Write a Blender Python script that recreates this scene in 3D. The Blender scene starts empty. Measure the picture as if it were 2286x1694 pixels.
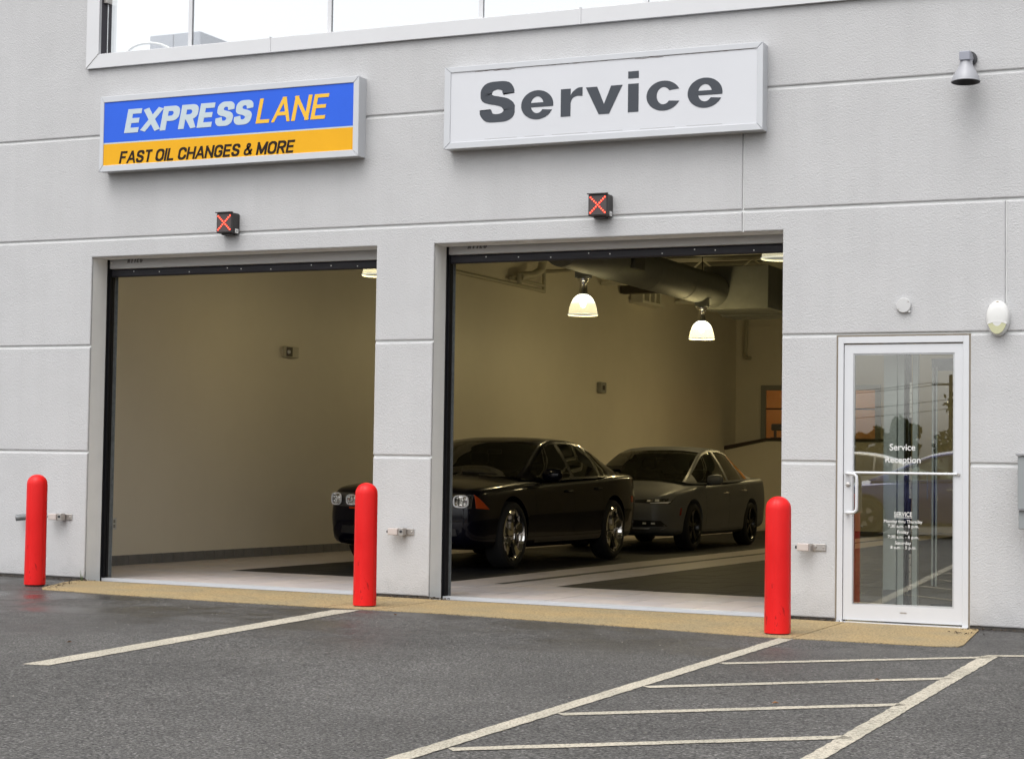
import bpy, bmesh, math, random
import numpy as np
from mathutils import Vector, Matrix
from mathutils.bvhtree import BVHTree
R = math.radians
random.seed(7)
sc = bpy.context.scene
COL = sc.collection

# ------------------------------------------------------------------ camera, sky, sun, exposure
cam_d = bpy.data.cameras.new('camera')
cam = bpy.data.objects.new('camera', cam_d); COL.objects.link(cam); sc.camera = cam
YAW, PITCH, ROLL = R(24.3), 0.0438992612, 0.0144998238
fw = Vector((-math.sin(YAW)*math.cos(PITCH), math.cos(YAW)*math.cos(PITCH), math.sin(PITCH)))
rt = Vector((math.cos(YAW), math.sin(YAW), 0)); up = rt.cross(fw)
r2 = rt*math.cos(ROLL) + up*math.sin(ROLL); u2 = up*math.cos(ROLL) - rt*math.sin(ROLL)
m = Matrix((r2, u2, -fw)).transposed().to_4x4(); m.translation = Vector((0, -14.114317, 1.217190))
cam.matrix_world = m
cam_d.sensor_width = 36; cam_d.lens = 64.517; cam_d.clip_start = .1; cam_d.clip_end = 2000

SUN_EL, SUN_AZ = R(62), R(190)          # azimuth clockwise from +y
w = bpy.data.worlds.new('World'); sc.world = w; w.use_nodes = True
nt = w.node_tree; nt.nodes.clear()
sky = nt.nodes.new('ShaderNodeTexSky'); sky.sky_type = 'NISHITA'; sky.sun_disc = False
sky.sun_elevation = SUN_EL; sky.sun_rotation = SUN_AZ; sky.dust_density = 4.0; sky.air_density = 1.0
hs = nt.nodes.new('ShaderNodeHueSaturation'); hs.inputs['Saturation'].default_value = 0.12
bg = nt.nodes.new('ShaderNodeBackground'); bg.inputs['Strength'].default_value = 0.15
out = nt.nodes.new('ShaderNodeOutputWorld')
nt.links.new(sky.outputs[0], hs.inputs['Color']); nt.links.new(hs.outputs[0], bg.inputs[0]); nt.links.new(bg.outputs[0], out.inputs[0])
sl = bpy.data.lights.new('sun', 'SUN'); sl.energy = 0.5; sl.angle = R(85); sl.color = (1, .97, .93)
so = bpy.data.objects.new('sun', sl); COL.objects.link(so)
sd = Vector((math.sin(SUN_AZ)*math.cos(SUN_EL), math.cos(SUN_AZ)*math.cos(SUN_EL), math.sin(SUN_EL)))
so.rotation_euler = sd.to_track_quat('Z', 'Y').to_euler(); so.location = (0, -10, 30)
vs = sc.view_settings; vs.view_transform = 'Standard'; vs.look = 'None'; vs.gamma = 1; vs.use_curve_mapping = False
vs.exposure = 0.85
sc.render.engine = 'CYCLES'
sc.cycles.max_bounces = 8; sc.cycles.transparent_max_bounces = 12; sc.cycles.caustics_reflective = False; sc.cycles.caustics_refractive = False

# ------------------------------------------------------------------ materials
def mat(name, col, rough=.5, metal=0., spec=.5, var=0., vscale=4., bump=0., bscale=60., detail=4., stretch=(1, 1, 1),
        coat=0., emit=None, estr=0., rvar=0., distort=0., trans=0.):
    M = bpy.data.materials.new(name); M.use_nodes = True; t = M.node_tree; N = t.nodes; L = t.links
    p = N['Principled BSDF']
    p.inputs['Base Color'].default_value = (*col, 1); p.inputs['Roughness'].default_value = rough
    p.inputs['Metallic'].default_value = metal; p.inputs['Specular IOR Level'].default_value = spec
    p.inputs['Coat Weight'].default_value = coat; p.inputs['Coat Roughness'].default_value = .03
    if trans: p.inputs['Transmission Weight'].default_value = trans
    if emit: p.inputs['Emission Color'].default_value = (*emit, 1); p.inputs['Emission Strength'].default_value = estr
    tc = N.new('ShaderNodeTexCoord'); mp = N.new('ShaderNodeMapping'); mp.inputs['Scale'].default_value = stretch
    L.new(tc.outputs['Object'], mp.inputs['Vector'])
    if var or rvar:
        n = N.new('ShaderNodeTexNoise'); n.inputs['Scale'].default_value = vscale; n.inputs['Detail'].default_value = 6; n.inputs['Roughness'].default_value = .6
        L.new(mp.outputs[0], n.inputs['Vector'])
        if var:
            r = N.new('ShaderNodeMapRange'); r.inputs['From Min'].default_value = .25; r.inputs['From Max'].default_value = .75
            r.inputs['To Min'].default_value = 1-var; r.inputs['To Max'].default_value = 1+var*.6; L.new(n.outputs['Fac'], r.inputs['Value'])
            mx = N.new('ShaderNodeMix'); mx.data_type = 'RGBA'; mx.blend_type = 'MULTIPLY'; mx.inputs['Factor'].default_value = 1
            mx.inputs['A'].default_value = (*col, 1); L.new(r.outputs[0], mx.inputs['B']); L.new(mx.outputs['Result'], p.inputs['Base Color'])
        if rvar:
            r = N.new('ShaderNodeMapRange'); r.inputs['From Min'].default_value = .3; r.inputs['From Max'].default_value = .7
            r.inputs['To Min'].default_value = max(0, rough-rvar); r.inputs['To Max'].default_value = min(1, rough+rvar); L.new(n.outputs['Fac'], r.inputs['Value']); L.new(r.outputs[0], p.inputs['Roughness'])
    if bump:
        n = N.new('ShaderNodeTexNoise'); n.inputs['Scale'].default_value = bscale; n.inputs['Detail'].default_value = detail; n.inputs['Distortion'].default_value = distort
        L.new(mp.outputs[0], n.inputs['Vector'])
        b = N.new('ShaderNodeBump'); b.inputs['Strength'].default_value = bump; b.inputs['Distance'].default_value = .01
        L.new(n.outputs['Fac'], b.inputs['Height']); L.new(b.outputs[0], p.inputs['Normal'])
    return M

STUCCO = mat('stucco', (.50, .50, .505), .9, spec=.25, var=.05, vscale=2.2, bump=.55, bscale=78, detail=2.2, distort=.9, stretch=(1, 1, 1.1))
def weather(M):
    t = M.node_tree; N = t.nodes; L = t.links; p = N['Principled BSDF']; src = p.inputs['Base Color'].links[0].from_socket
    tc = N.new('ShaderNodeTexCoord'); mp = N.new('ShaderNodeMapping'); mp.inputs['Scale'].default_value = (5, 5, .22); L.new(tc.outputs['Object'], mp.inputs['Vector'])
    n = N.new('ShaderNodeTexNoise'); n.inputs['Scale'].default_value = 1.6; n.inputs['Detail'].default_value = 5; L.new(mp.outputs[0], n.inputs['Vector'])
    r = N.new('ShaderNodeMapRange'); L.new(n.outputs['Fac'], r.inputs['Value'])
    for k, v in zip(('From Min', 'From Max', 'To Min', 'To Max'), (.35, .7, 1.008, .975)): r.inputs[k].default_value = v
    sp = N.new('ShaderNodeSeparateXYZ'); L.new(tc.outputs['Object'], sp.inputs[0]); n2 = N.new('ShaderNodeTexNoise'); n2.inputs['Scale'].default_value = 9; n2.inputs['Detail'].default_value = 5; L.new(tc.outputs['Object'], n2.inputs['Vector'])
    ad = N.new('ShaderNodeMath'); ad.operation = 'MULTIPLY_ADD'; ad.inputs[1].default_value = -.35; L.new(n2.outputs['Fac'], ad.inputs[0]); L.new(sp.outputs['Z'], ad.inputs[2])
    r2 = N.new('ShaderNodeMapRange'); L.new(ad.outputs[0], r2.inputs['Value'])
    for k, v in zip(('From Min', 'From Max', 'To Min', 'To Max'), (-.18, .06, .84, 1.0)): r2.inputs[k].default_value = v
    m = N.new('ShaderNodeMath'); m.operation = 'MULTIPLY'; L.new(r.outputs[0], m.inputs[0]); L.new(r2.outputs[0], m.inputs[1])
    mx = N.new('ShaderNodeMix'); mx.data_type = 'RGBA'; mx.blend_type = 'MULTIPLY'; mx.inputs['Factor'].default_value = 1; L.new(src, mx.inputs['A']); L.new(m.outputs[0], mx.inputs['B']); L.new(mx.outputs['Result'], p.inputs['Base Color'])
weather(STUCCO)
JAMB = mat('jamb_paint', (.80, .81, .80), .6, var=.04, vscale=5, bump=.05, bscale=40)
FOUND = mat('foundation', (.06, .055, .05), .9, var=.4, vscale=14, bump=.4, bscale=40)
WHITEM = mat('white_metal', (.60, .605, .62), .38, var=.03, vscale=3)
SIGNFR = mat('sign_frame', (.52, .535, .56), .35, metal=.0, var=.03, vscale=4)
SIGNW = mat('sign_white_face', (.585, .595, .625), .3, var=.025, vscale=2.5)
BLUE = mat('sign_blue', (.026, .115, .66), .42, spec=.2, var=.05, vscale=3)
YEL = mat('sign_yellow', (.74, .375, .010), .42, spec=.2, var=.05, vscale=3)
LETW = mat('letter_pale', (.47, .55, .59), .4)
LETY = mat('letter_yellow', (.78, .45, .022), .4)
LETD = mat('letter_dark', (.020, .013, .011), .6, spec=.15)
LETG = mat('letter_grey', (.060, .067, .080), .55, spec=.2, var=.1, vscale=60, stretch=(1, 1, 6))
CRACK = mat('crack_dark', (.12, .08, .07), .8)
BLACKM = mat('black_rubber', (.009, .009, .011), .6, var=.3, vscale=14, spec=.15)
BARM = mat('bottom_bar_rubber', (.022, .021, .027), .5, spec=.3, var=.45, vscale=7, stretch=(.6, 1, 5))
GALV = mat('galvanized', (.22, .235, .24), .45, metal=.5, var=.3, vscale=22)
HOODM = mat('hood_paint', (.56, .56, .56), .45, var=.03)
ALU = mat('aluminium', (.60, .61, .63), .36, metal=.1, var=.02, vscale=5)
ALUD = mat('aluminium_dull', (.50, .51, .52), .4, metal=.4)
CHROME = mat('chrome', (.78, .77, .74), .08, metal=1)
STEEL = mat('steel', (.55, .52, .49), .3, metal=.8, var=.1, vscale=30)
LED = mat('led', (.9, .1, .05), .4, emit=(1, .08, .04), estr=3.4)
LEDHALO = mat('led_glow_halo', (.35, .02, .015), .35, emit=(1, .02, .01), estr=.32)  # emissive red glow painted round each diode
SIGBOX = mat('signal_box', (.030, .026, .026), .45, var=.2)
SIGFACE = mat('signal_face', (.055, .042, .042), .3)
LABEL = mat('sticker', (.75, .75, .75), .6)
WALLIN = mat('interior_paint', (.80, .75, .64), .42, var=.06, vscale=.6, bump=.04, bscale=60, spec=.4)
DECKM = mat('deck_metal', (.13, .13, .105), .6, var=.2)
JOISTM = mat('joist_paint', (.78, .76, .66), .5)
BEAMD = mat('dark_beam', (.06, .05, .04), .6)
DUCTM = mat('duct_metal', (.20, .205, .19), .65, metal=.1, spec=.3, var=.12, vscale=6, bump=.10, bscale=25, stretch=(1, 6, 1))
PIPEM = mat('pipe_paint', (.52, .49, .39), .45)
TILEL = mat('tile_light', (.60, .54, .525), .42, var=.12, vscale=6, bump=.04, bscale=30)
TILEL2 = mat('tile_light_warm', (.62, .55, .52), .45, var=.12, vscale=5)
TILEL3 = mat('tile_light_cool', (.565, .52, .52), .4, var=.12, vscale=7)
TILED = mat('tile_dark', (.018, .019, .022), .55, spec=.2, var=.2, vscale=6)
TILEB = mat('base_tile', (.19, .19, .195), .4, var=.15, vscale=9)
GROUT = mat('grout', (.30, .28, .26), .8)
TRENCH = mat('trench_grate', (.03, .03, .03), .5)
RED = mat('red_sleeve', (.68, .010, .010), .40, var=.10, vscale=7, stretch=(1, 1, .35), spec=.28, rvar=.10)
def scuff(M, scale, lo, hi, dark):
    t = M.node_tree; N = t.nodes; L = t.links; p = N['Principled BSDF']; src = p.inputs['Base Color'].links[0].from_socket
    tc = N.new('ShaderNodeTexCoord'); mp = N.new('ShaderNodeMapping'); mp.inputs['Scale'].default_value = (1, 1, .45); L.new(tc.outputs['Object'], mp.inputs['Vector'])
    n = N.new('ShaderNodeTexNoise'); n.inputs['Scale'].default_value = scale; n.inputs['Detail'].default_value = 4; L.new(mp.outputs[0], n.inputs['Vector'])
    sp = N.new('ShaderNodeSeparateXYZ'); L.new(tc.outputs['Object'], sp.inputs[0])
    ad = N.new('ShaderNodeMath'); ad.operation = 'MULTIPLY_ADD'; ad.inputs[1].default_value = -.16; L.new(sp.outputs['Z'], ad.inputs[0]); L.new(n.outputs['Fac'], ad.inputs[2])
    r = N.new('ShaderNodeMapRange'); L.new(ad.outputs[0], r.inputs['Value'])
    for k, v in zip(('From Min', 'From Max', 'To Min', 'To Max'), (lo, hi, 1.0, dark)): r.inputs[k].default_value = v
    mx = N.new('ShaderNodeMix'); mx.data_type = 'RGBA'; mx.blend_type = 'MULTIPLY'; mx.inputs['Factor'].default_value = 1; L.new(src, mx.inputs['A']); L.new(r.outputs[0], mx.inputs['B']); L.new(mx.outputs['Result'], p.inputs['Base Color'])
scuff(RED, 26, .60, .68, .45)
RUST = mat('bollard_base', (.05, .02, .015), .8)
PLASTW = mat('white_plastic', (.66, .66, .645), .35)
PLASTG = mat('grey_cover', (.52, .52, .52), .5)
LENSG = mat('pale_lens', (.48, .48, .30), .25)
LAMPG = mat('lamp_grey', (.33, .335, .36), .35, var=.04)
LAMPIN = mat('lamp_inside', (.03, .03, .035), .4)
BOXG = mat('grey_box', (.25, .265, .27), .42, var=.04)
BOXD = mat('grey_box_lid', (.27, .27, .28), .45)
def shademat():
    M = bpy.data.materials.new('prismatic_shade'); M.use_nodes = True; t = M.node_tree; N = t.nodes; L = t.links; N.clear()
    o = N.new('ShaderNodeOutputMaterial'); tl = N.new('ShaderNodeBsdfTranslucent'); tl.inputs[0].default_value = (.10, .10, .085, 1)
    tr = N.new('ShaderNodeBsdfTransparent'); tr.inputs[0].default_value = (.9, .9, .82, 1); m1 = N.new('ShaderNodeMixShader'); m1.inputs[0].default_value = .5
    em = N.new('ShaderNodeEmission'); em.inputs[0].default_value = (1, .99, .84, 1); ad = N.new('ShaderNodeAddShader')
    tc = N.new('ShaderNodeTexCoord'); sp = N.new('ShaderNodeSeparateXYZ'); L.new(tc.outputs['Object'], sp.inputs[0])
    r = N.new('ShaderNodeValToRGB'); r.color_ramp.elements[0].position = .0; r.color_ramp.elements[0].color = (.11, .11, .11, 1); r.color_ramp.elements[1].position = .29; r.color_ramp.elements[1].color = (1.3, 1.3, 1.3, 1)
    e = r.color_ramp.elements.new(.15); e.color = (.16, .16, .16, 1); e = r.color_ramp.elements.new(.21); e.color = (.75, .75, .75, 1)
    L.new(sp.outputs['Z'], r.inputs[0]); L.new(r.outputs[0], em.inputs[1])
    L.new(tl.outputs[0], m1.inputs[1]); L.new(tr.outputs[0], m1.inputs[2]); L.new(m1.outputs[0], ad.inputs[0]); L.new(em.outputs[0], ad.inputs[1]); L.new(ad.outputs[0], o.inputs[0]); return M
SHADE = shademat()
SHADERIM = mat('shade_rim', (.7, .7, .6), .3, emit=(1, .97, .76), estr=.35)
OFFW = mat('office_orange', (.70, .42, .14), .6, var=.1, vscale=1.5)
DARKF = mat('dark_frame', (.02, .02, .02), .5)
GREYFR = mat('grey_frame', (.30, .30, .27), .5)
CAPM = mat('rail_cap', (.05, .035, .025), .5)
POSTW = mat('post_white', (.80, .85, .85), .4)
TYRE = mat('tyre', (.012, .012, .012), .75, bump=.2, bscale=40)
WELL = mat('wheel_well', (.006, .006, .006), .9)
SEAT = mat('seat', (.012, .012, .013), .7)
DARKPL = mat('dark_plastic', (.012, .012, .013), .3)
CARBLK = mat('paint_black', (.0022, .0022, .0065), .25, coat=.4, spec=.1)
CARGRY = mat('paint_grey', (.155, .16, .17), .44, metal=.2, coat=0, spec=.35, var=.06)
CARBLU = mat('paint_blue', (.012, .02, .20), .25, metal=.2, coat=1)
CARTAN = mat('paint_tan', (.42, .38, .30), .3, metal=.4, coat=1)
AMBER = mat('amber', (.42, .05, .006), .25)
LAMPGLEAM = mat('lamp_white_gleam', (.95, .96, .98), .5, metal=.0)  # plain white standing in for daylight mirrored by bright lamp parts
LAMPBZ = mat('lamp_bezel', (.10, .10, .10), .2, metal=.5)
WHEELD = mat('dark_alloy', (.045, .045, .045), .22, metal=.8)
REDL = mat('red_lens', (.25, .008, .006), .2)
BARK = mat('bark', (.06, .045, .03), .9)
LEAFM = mat('leaf_reflected', (.105, .115, .03), .7, var=.5, vscale=.8)
WOODP = mat('pole_wood', (.10, .075, .05), .9)
HVACM = mat('hvac_metal', (.27, .285, .325), .45, var=.05)
DIRT = mat('dirt', (.07, .05, .032), .95, var=.6, vscale=30)
WEEDM = mat('weed', (.07, .11, .03), .7)
LEAFD = mat('dry_leaf', (.22, .10, .035), .7)
PEB = mat('pebble', (.17, .155, .14), .8)

def glassmat(name, tint, refl_gain=1., rough=0., clear=.9):
    M = bpy.data.materials.new(name); M.use_nodes = True; t = M.node_tree; N = t.nodes; L = t.links; N.clear()
    o = N.new('ShaderNodeOutputMaterial'); tr = N.new('ShaderNodeBsdfTransparent'); tr.inputs[0].default_value = (*tint, 1)
    gl = N.new('ShaderNodeBsdfGlossy'); gl.inputs['Roughness'].default_value = rough; gl.inputs['Color'].default_value = (1, 1, 1, 1)
    fr = N.new('ShaderNodeFresnel'); fr.inputs['IOR'].default_value = 1.5
    mu = N.new('ShaderNodeMath'); mu.operation = 'MULTIPLY'; mu.use_clamp = True; mu.inputs[1].default_value = refl_gain
    mx = N.new('ShaderNodeMixShader'); L.new(fr.outputs[0], mu.inputs[0]); L.new(mu.outputs[0], mx.inputs[0])
    L.new(tr.outputs[0], mx.inputs[1]); L.new(gl.outputs[0], mx.inputs[2]); L.new(mx.outputs[0], o.inputs[0]); return M
GLASS = glassmat('door_glass', (.95, .97, .94), 3.8)
GLASSW = glassmat('upper_glass', (.97, .98, .98), 1.5)
CARGL = glassmat('car_glass', (.55, .60, .55), 1.6)

def asphalt():
    M = bpy.data.materials.new('asphalt'); M.use_nodes = True; t = M.node_tree; N = t.nodes; L = t.links; p = N['Principled BSDF']
    tc = N.new('ShaderNodeTexCoord')
    def noise(s, d=5, r=.6):
        n = N.new('ShaderNodeTexNoise'); n.inputs['Scale'].default_value = s; n.inputs['Detail'].default_value = d; n.inputs['Roughness'].default_value = r
        L.new(tc.outputs['Object'], n.inputs['Vector']); return n.outputs['Fac']
    def rng(v, a, b, c, d):
        r = N.new('ShaderNodeMapRange'); L.new(v, r.inputs['Value'])
        for k, x in zip(('From Min', 'From Max', 'To Min', 'To Max'), (a, b, c, d)): r.inputs[k].default_value = x
        return r.outputs[0]
    def mul(a, b):
        q = N.new('ShaderNodeMath'); q.operation = 'MULTIPLY'; L.new(a, q.inputs[0]); L.new(b, q.inputs[1]); return q.outputs[0]
    big = rng(noise(.55, 4), .3, .7, .76, 1.16); mid = rng(noise(7, 5), .3, .7, .88, 1.1); fine = rng(noise(62, 3, .8), .36, .64, .25, 1.75)
    v = N.new('ShaderNodeTexVoronoi'); v.inputs['Scale'].default_value = 95; L.new(tc.outputs['Object'], v.inputs['Vector'])
    sx = N.new('ShaderNodeSeparateColor'); L.new(v.outputs['Color'], sx.inputs[0])
    speck = rng(sx.outputs[0], .84, .99, 1.0, 2.0)
    dk = rng(sx.outputs[1], .86, .95, 1.0, .45)
    f = mul(mul(mul(mul(big, mid), fine), speck), dk)
    hue = N.new('ShaderNodeMix'); hue.data_type = 'RGBA'; L.new(sx.outputs[2], hue.inputs['Factor'])
    hue.inputs['A'].default_value = (.093, .090, .088, 1); hue.inputs['B'].default_value = (.100, .096, .089, 1)
    # damp patches: shapes of their own, darker and smoother
    sep = N.new('ShaderNodeSeparateXYZ'); L.new(tc.outputs['Object'], sep.inputs[0])
    near = rng(sep.outputs['Y'], -6.0, -2.4, 0, 1); left = rng(sep.outputs['X'], -3.0, -9.0, 0.55, 1)
    damp = mul(mul(near, left), rng(noise(.9, 3), .36, .56, .15, 1))
    dc = rng(damp, 0, 1, 1, .54)
    mx = N.new('ShaderNodeMix'); mx.data_type = 'RGBA'; mx.blend_type = 'MULTIPLY'; mx.inputs['Factor'].default_value = 1
    L.new(hue.outputs['Result'], mx.inputs['A']); L.new(mul(f, dc), mx.inputs['B']); L.new(mx.outputs['Result'], p.inputs['Base Color'])
    L.new(rng(damp, 0, 1, .85, .27), p.inputs['Roughness']); p.inputs['Specular IOR Level'].default_value = .3
    b = N.new('ShaderNodeBump'); b.inputs['Distance'].default_value = .006; L.new(rng(damp, 0, 1, .6, .12), b.inputs['Strength'])
    L.new(fine, b.inputs['Height']); L.new(b.outputs[0], p.inputs['Normal']); return M
ASPH = asphalt()

def speckmat(name, c1, c2, scale, dark=.4, rough=.85, mottle=.25, hole=0.):
    M = bpy.data.materials.new(name); M.use_nodes = True; t = M.node_tree; N = t.nodes; L = t.links; p = N['Principled BSDF']
    tc = N.new('ShaderNodeTexCoord')
    n1 = N.new('ShaderNodeTexNoise'); n1.inputs['Scale'].default_value = 2.2; n1.inputs['Detail'].default_value = 6; L.new(tc.outputs['Object'], n1.inputs['Vector'])
    n2 = N.new('ShaderNodeTexNoise'); n2.inputs['Scale'].default_value = scale; n2.inputs['Detail'].default_value = 3; n2.inputs['Roughness'].default_value = .8; L.new(tc.outputs['Object'], n2.inputs['Vector'])
    cr = N.new('ShaderNodeMix'); cr.data_type = 'RGBA'; cr.inputs['A'].default_value = (*c1, 1); cr.inputs['B'].default_value = (*c2, 1)
    r1 = N.new('ShaderNodeMapRange'); r1.inputs['From Min'].default_value = .35; r1.inputs['From Max'].default_value = .65; L.new(n1.outputs['Fac'], r1.inputs['Value']); L.new(r1.outputs[0], cr.inputs['Factor'])
    r2_ = N.new('ShaderNodeMapRange'); r2_.inputs['From Min'].default_value = .34; r2_.inputs['From Max'].default_value = .55; r2_.inputs['To Min'].default_value = dark; r2_.inputs['To Max'].default_value = 1.1; L.new(n2.outputs['Fac'], r2_.inputs['Value'])
    mx = N.new('ShaderNodeMix'); mx.data_type = 'RGBA'; mx.blend_type = 'MULTIPLY'; mx.inputs['Factor'].default_value = 1
    L.new(cr.outputs['Result'], mx.inputs['A']); L.new(r2_.outputs[0], mx.inputs['B']); L.new(mx.outputs['Result'], p.inputs['Base Color'])
    p.inputs['Roughness'].default_value = rough; p.inputs['Specular IOR Level'].default_value = .3
    b = N.new('ShaderNodeBump'); b.inputs['Distance'].default_value = .006; b.inputs['Strength'].default_value = .5; L.new(n2.outputs['Fac'], b.inputs['Height']); L.new(b.outputs[0], p.inputs['Normal'])
    return M
APRON = speckmat('apron_concrete', (.37, .27, .135), (.31, .245, .14), 55, .36)
PAINT = speckmat('worn_line_paint', (.50, .455, .37), (.40, .37, .30), 70, .30)

# ------------------------------------------------------------------ mesh helpers
ORIG = {}
class MB:
    def __init__(s): s.v = []; s.f = []; s.mi = []
    def add(s, vs, fs, mi=0):
        o = len(s.v); s.v += [tuple(a) for a in vs]; s.f += [tuple(o+i for i in f) for f in fs]; s.mi += [mi]*len(fs); return s
    def box(s, x0, x1, y0, y1, z0, z1, mi=0):
        v = [(x, y, z) for z in (z0, z1) for y in (y0, y1) for x in (x0, x1)]
        return s.add(v, [(0, 2, 3, 1), (4, 5, 7, 6), (0, 1, 5, 4), (2, 6, 7, 3), (0, 4, 6, 2), (1, 3, 7, 5)], mi)
    def prism(s, pts, y0, y1, mi=0):      # polygon in xz, extruded along y
        n = len(pts); v = [(x, y0, z) for x, z in pts] + [(x, y1, z) for x, z in pts]
        return s.add(v, [tuple(range(n)), tuple(range(2*n-1, n-1, -1))] + [(i, i+n, (i+1) % n+n, (i+1) % n) for i in range(n)], mi)
    def prismx(s, pts, x0, x1, mi=0):     # polygon in yz, extruded along x
        n = len(pts); v = [(x0, y, z) for y, z in pts] + [(x1, y, z) for y, z in pts]
        return s.add(v, [tuple(range(n)), tuple(range(2*n-1, n-1, -1))] + [(i, i+n, (i+1) % n+n, (i+1) % n) for i in range(n)], mi)
    def prismz(s, pts, z0, z1, mi=0):
        g = callable(z1)
        n = len(pts); v = [(x, y, z0(x, y) if callable(z0) else z0) for x, y in pts] + [(x, y, z1(x, y) if g else z1) for x, y in pts]
        return s.add(v, [tuple(range(n-1, -1, -1)), tuple(range(n, 2*n))] + [(i, (i+1) % n, (i+1) % n+n, i+n) for i in range(n)], mi)
    def tube(s, path, r, n=10, caps=True, mi=0):
        P = [Vector(p) for p in path]; rs = r if isinstance(r, (list, tuple)) else [r]*len(P)
        rings = []; ref = None
        for i, p in enumerate(P):
            d = (P[min(i+1, len(P)-1)]-P[max(i-1, 0)]).normalized()
            if ref is None: ref = Vector((0, 0, 1)) if abs(d.z) < .9 else Vector((1, 0, 0))
            a = (ref - d*ref.dot(d)).normalized(); b = d.cross(a); ref = a
            rings.append([p + (a*math.cos(2*math.pi*k/n) + b*math.sin(2*math.pi*k/n))*rs[i] for k in range(n)])
        fs = [(i*n+k, i*n+(k+1) % n, (i+1)*n+(k+1) % n, (i+1)*n+k) for i in range(len(P)-1) for k in range(n)]
        if caps: fs += [tuple(range(n-1, -1, -1)), tuple(range((len(P)-1)*n, len(P)*n))]
        return s.add([v for q in rings for v in q], fs, mi)
    def lathe(s, prof, c=(0, 0, 0), axis='z', n=24, cap0=True, cap1=True, mi=0):   # prof: (r, h)
        vs = []
        for r, h in prof:
            for k in range(n):
                a = 2*math.pi*k/n; q = (r*math.cos(a), r*math.sin(a))
                vs.append({'z': (c[0]+q[0], c[1]+q[1], c[2]+h), 'y': (c[0]+q[0], c[1]+h, c[2]-q[1]), 'x': (c[0]+h, c[1]+q[0], c[2]+q[1])}[axis])
        m_ = len(prof); fs = [(i*n+k, i*n+(k+1) % n, (i+1)*n+(k+1) % n, (i+1)*n+k) for i in range(m_-1) for k in range(n)]
        if cap0: fs.append(tuple(range(n-1, -1, -1)))
        if cap1: fs.append(tuple(range((m_-1)*n, m_*n)))
        return s.add(vs, fs, mi)
    def quad(s, a, b, c, d, mi=0): return s.add([a, b, c, d], [(0, 1, 2, 3)], mi)
    def build(s, name, material, parent=None, smooth=False, bevel=0., angle=35, fix=True, segs=1):
        o0 = ORIG.get(parent.name, Vector()) if parent else Vector()
        me = bpy.data.meshes.new(name); me.from_pydata([tuple(Vector(v)-o0) for v in s.v], [], s.f)
        ms = material if isinstance(material, (list, tuple)) else [material]
        for q in ms: me.materials.append(q)
        me.polygons.foreach_set('material_index', s.mi)
        if bevel or fix:
            bm = bmesh.new(); bm.from_mesh(me)
            if fix: bmesh.ops.recalc_face_normals(bm, faces=bm.faces)
            if bevel:
                es = [e for e in bm.edges if len(e.link_faces) == 2 and e.calc_face_angle(0) > R(30)]
                bmesh.ops.bevel(bm, geom=es, offset=bevel, segments=segs, affect='EDGES', profile=.6, clamp_overlap=True)
            bm.to_mesh(me); bm.free()
        if smooth:
            me.polygons.foreach_set('use_smooth', [True]*len(me.polygons)); me.set_sharp_from_angle(angle=R(angle))
        me.update(); return link(name, me, parent)
def link(name, me, parent=None):
    o = bpy.data.objects.new(name, me); COL.objects.link(o)
    if parent: o.parent = parent; ORIG[o.name] = ORIG.get(parent.name, Vector())
    return o
def tag(o, label=None, cat=None, group=None, kind=None):
    if label: o['label'] = label
    if cat: o['category'] = cat
    if group: o['group'] = group
    if kind: o['kind'] = kind
    return o
def thing(name, loc, label, cat, group=None):
    o = bpy.data.objects.new(name, None); COL.objects.link(o); o.location = loc; o.empty_display_size = .2
    ORIG[o.name] = Vector(loc); return tag(o, label, cat, group)
def copy_tree(o, parent=None):
    c = o.copy(); COL.objects.link(c)
    if parent: c.parent = parent
    for ch in list(o.children): copy_tree(ch, c)
    return c

FONTS = {}
def textmesh(name, s, box, y, material, parent, shear=0., offset=0., caps='H', depth=.002, spacing=1.):
    """box = x0, x1, z of baseline, z of the top of the letter given in caps; written on a plane facing -y"""
    def mk(body):
        cu = bpy.data.curves.new('t', 'FONT'); cu.body = body; cu.size = 1; cu.shear = shear; cu.offset = offset; cu.space_character = spacing
        ob = bpy.data.objects.new('t', cu); COL.objects.link(ob)
        dg = bpy.context.evaluated_depsgraph_get(); me = bpy.data.meshes.new_from_object(ob.evaluated_get(dg))
        bpy.data.objects.remove(ob); bpy.data.curves.remove(cu); return me
    hm = mk(caps); hs_ = [v.co.y for v in hm.vertices]; top = max(hs_); bot = min(hs_) if len(caps) == 1 and caps != 'S' else 0
    if caps in 'SeocE&': bot = min(hs_)
    bpy.data.meshes.remove(hm)
    me = mk(s); xs = [v.co.x for v in me.vertices]; xa, xb = min(xs), max(xs)
    o0 = ORIG.get(parent.name, Vector())
    bm = bmesh.new(); bm.from_mesh(me)
    r = bmesh.ops.extrude_face_region(bm, geom=list(bm.faces)); nv = {g for g in r['geom'] if isinstance(g, bmesh.types.BMVert)}
    for v in bm.verts:
        x = box[0] + (v.co.x-xa)/(xb-xa)*(box[1]-box[0]); z = box[2] + (v.co.y-bot)/(top-bot)*(box[3]-box[2])
        v.co = Vector((x, y-(depth if v in nv else 0), z))-o0
    bmesh.ops.recalc_face_normals(bm, faces=bm.faces)
    bm.to_mesh(me); bm.free(); me.materials.clear(); me.materials.append(material); me.name = name
    me.polygons.foreach_set('use_smooth', [False]*len(me.polygons))
    return link(name, me, parent)

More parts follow.
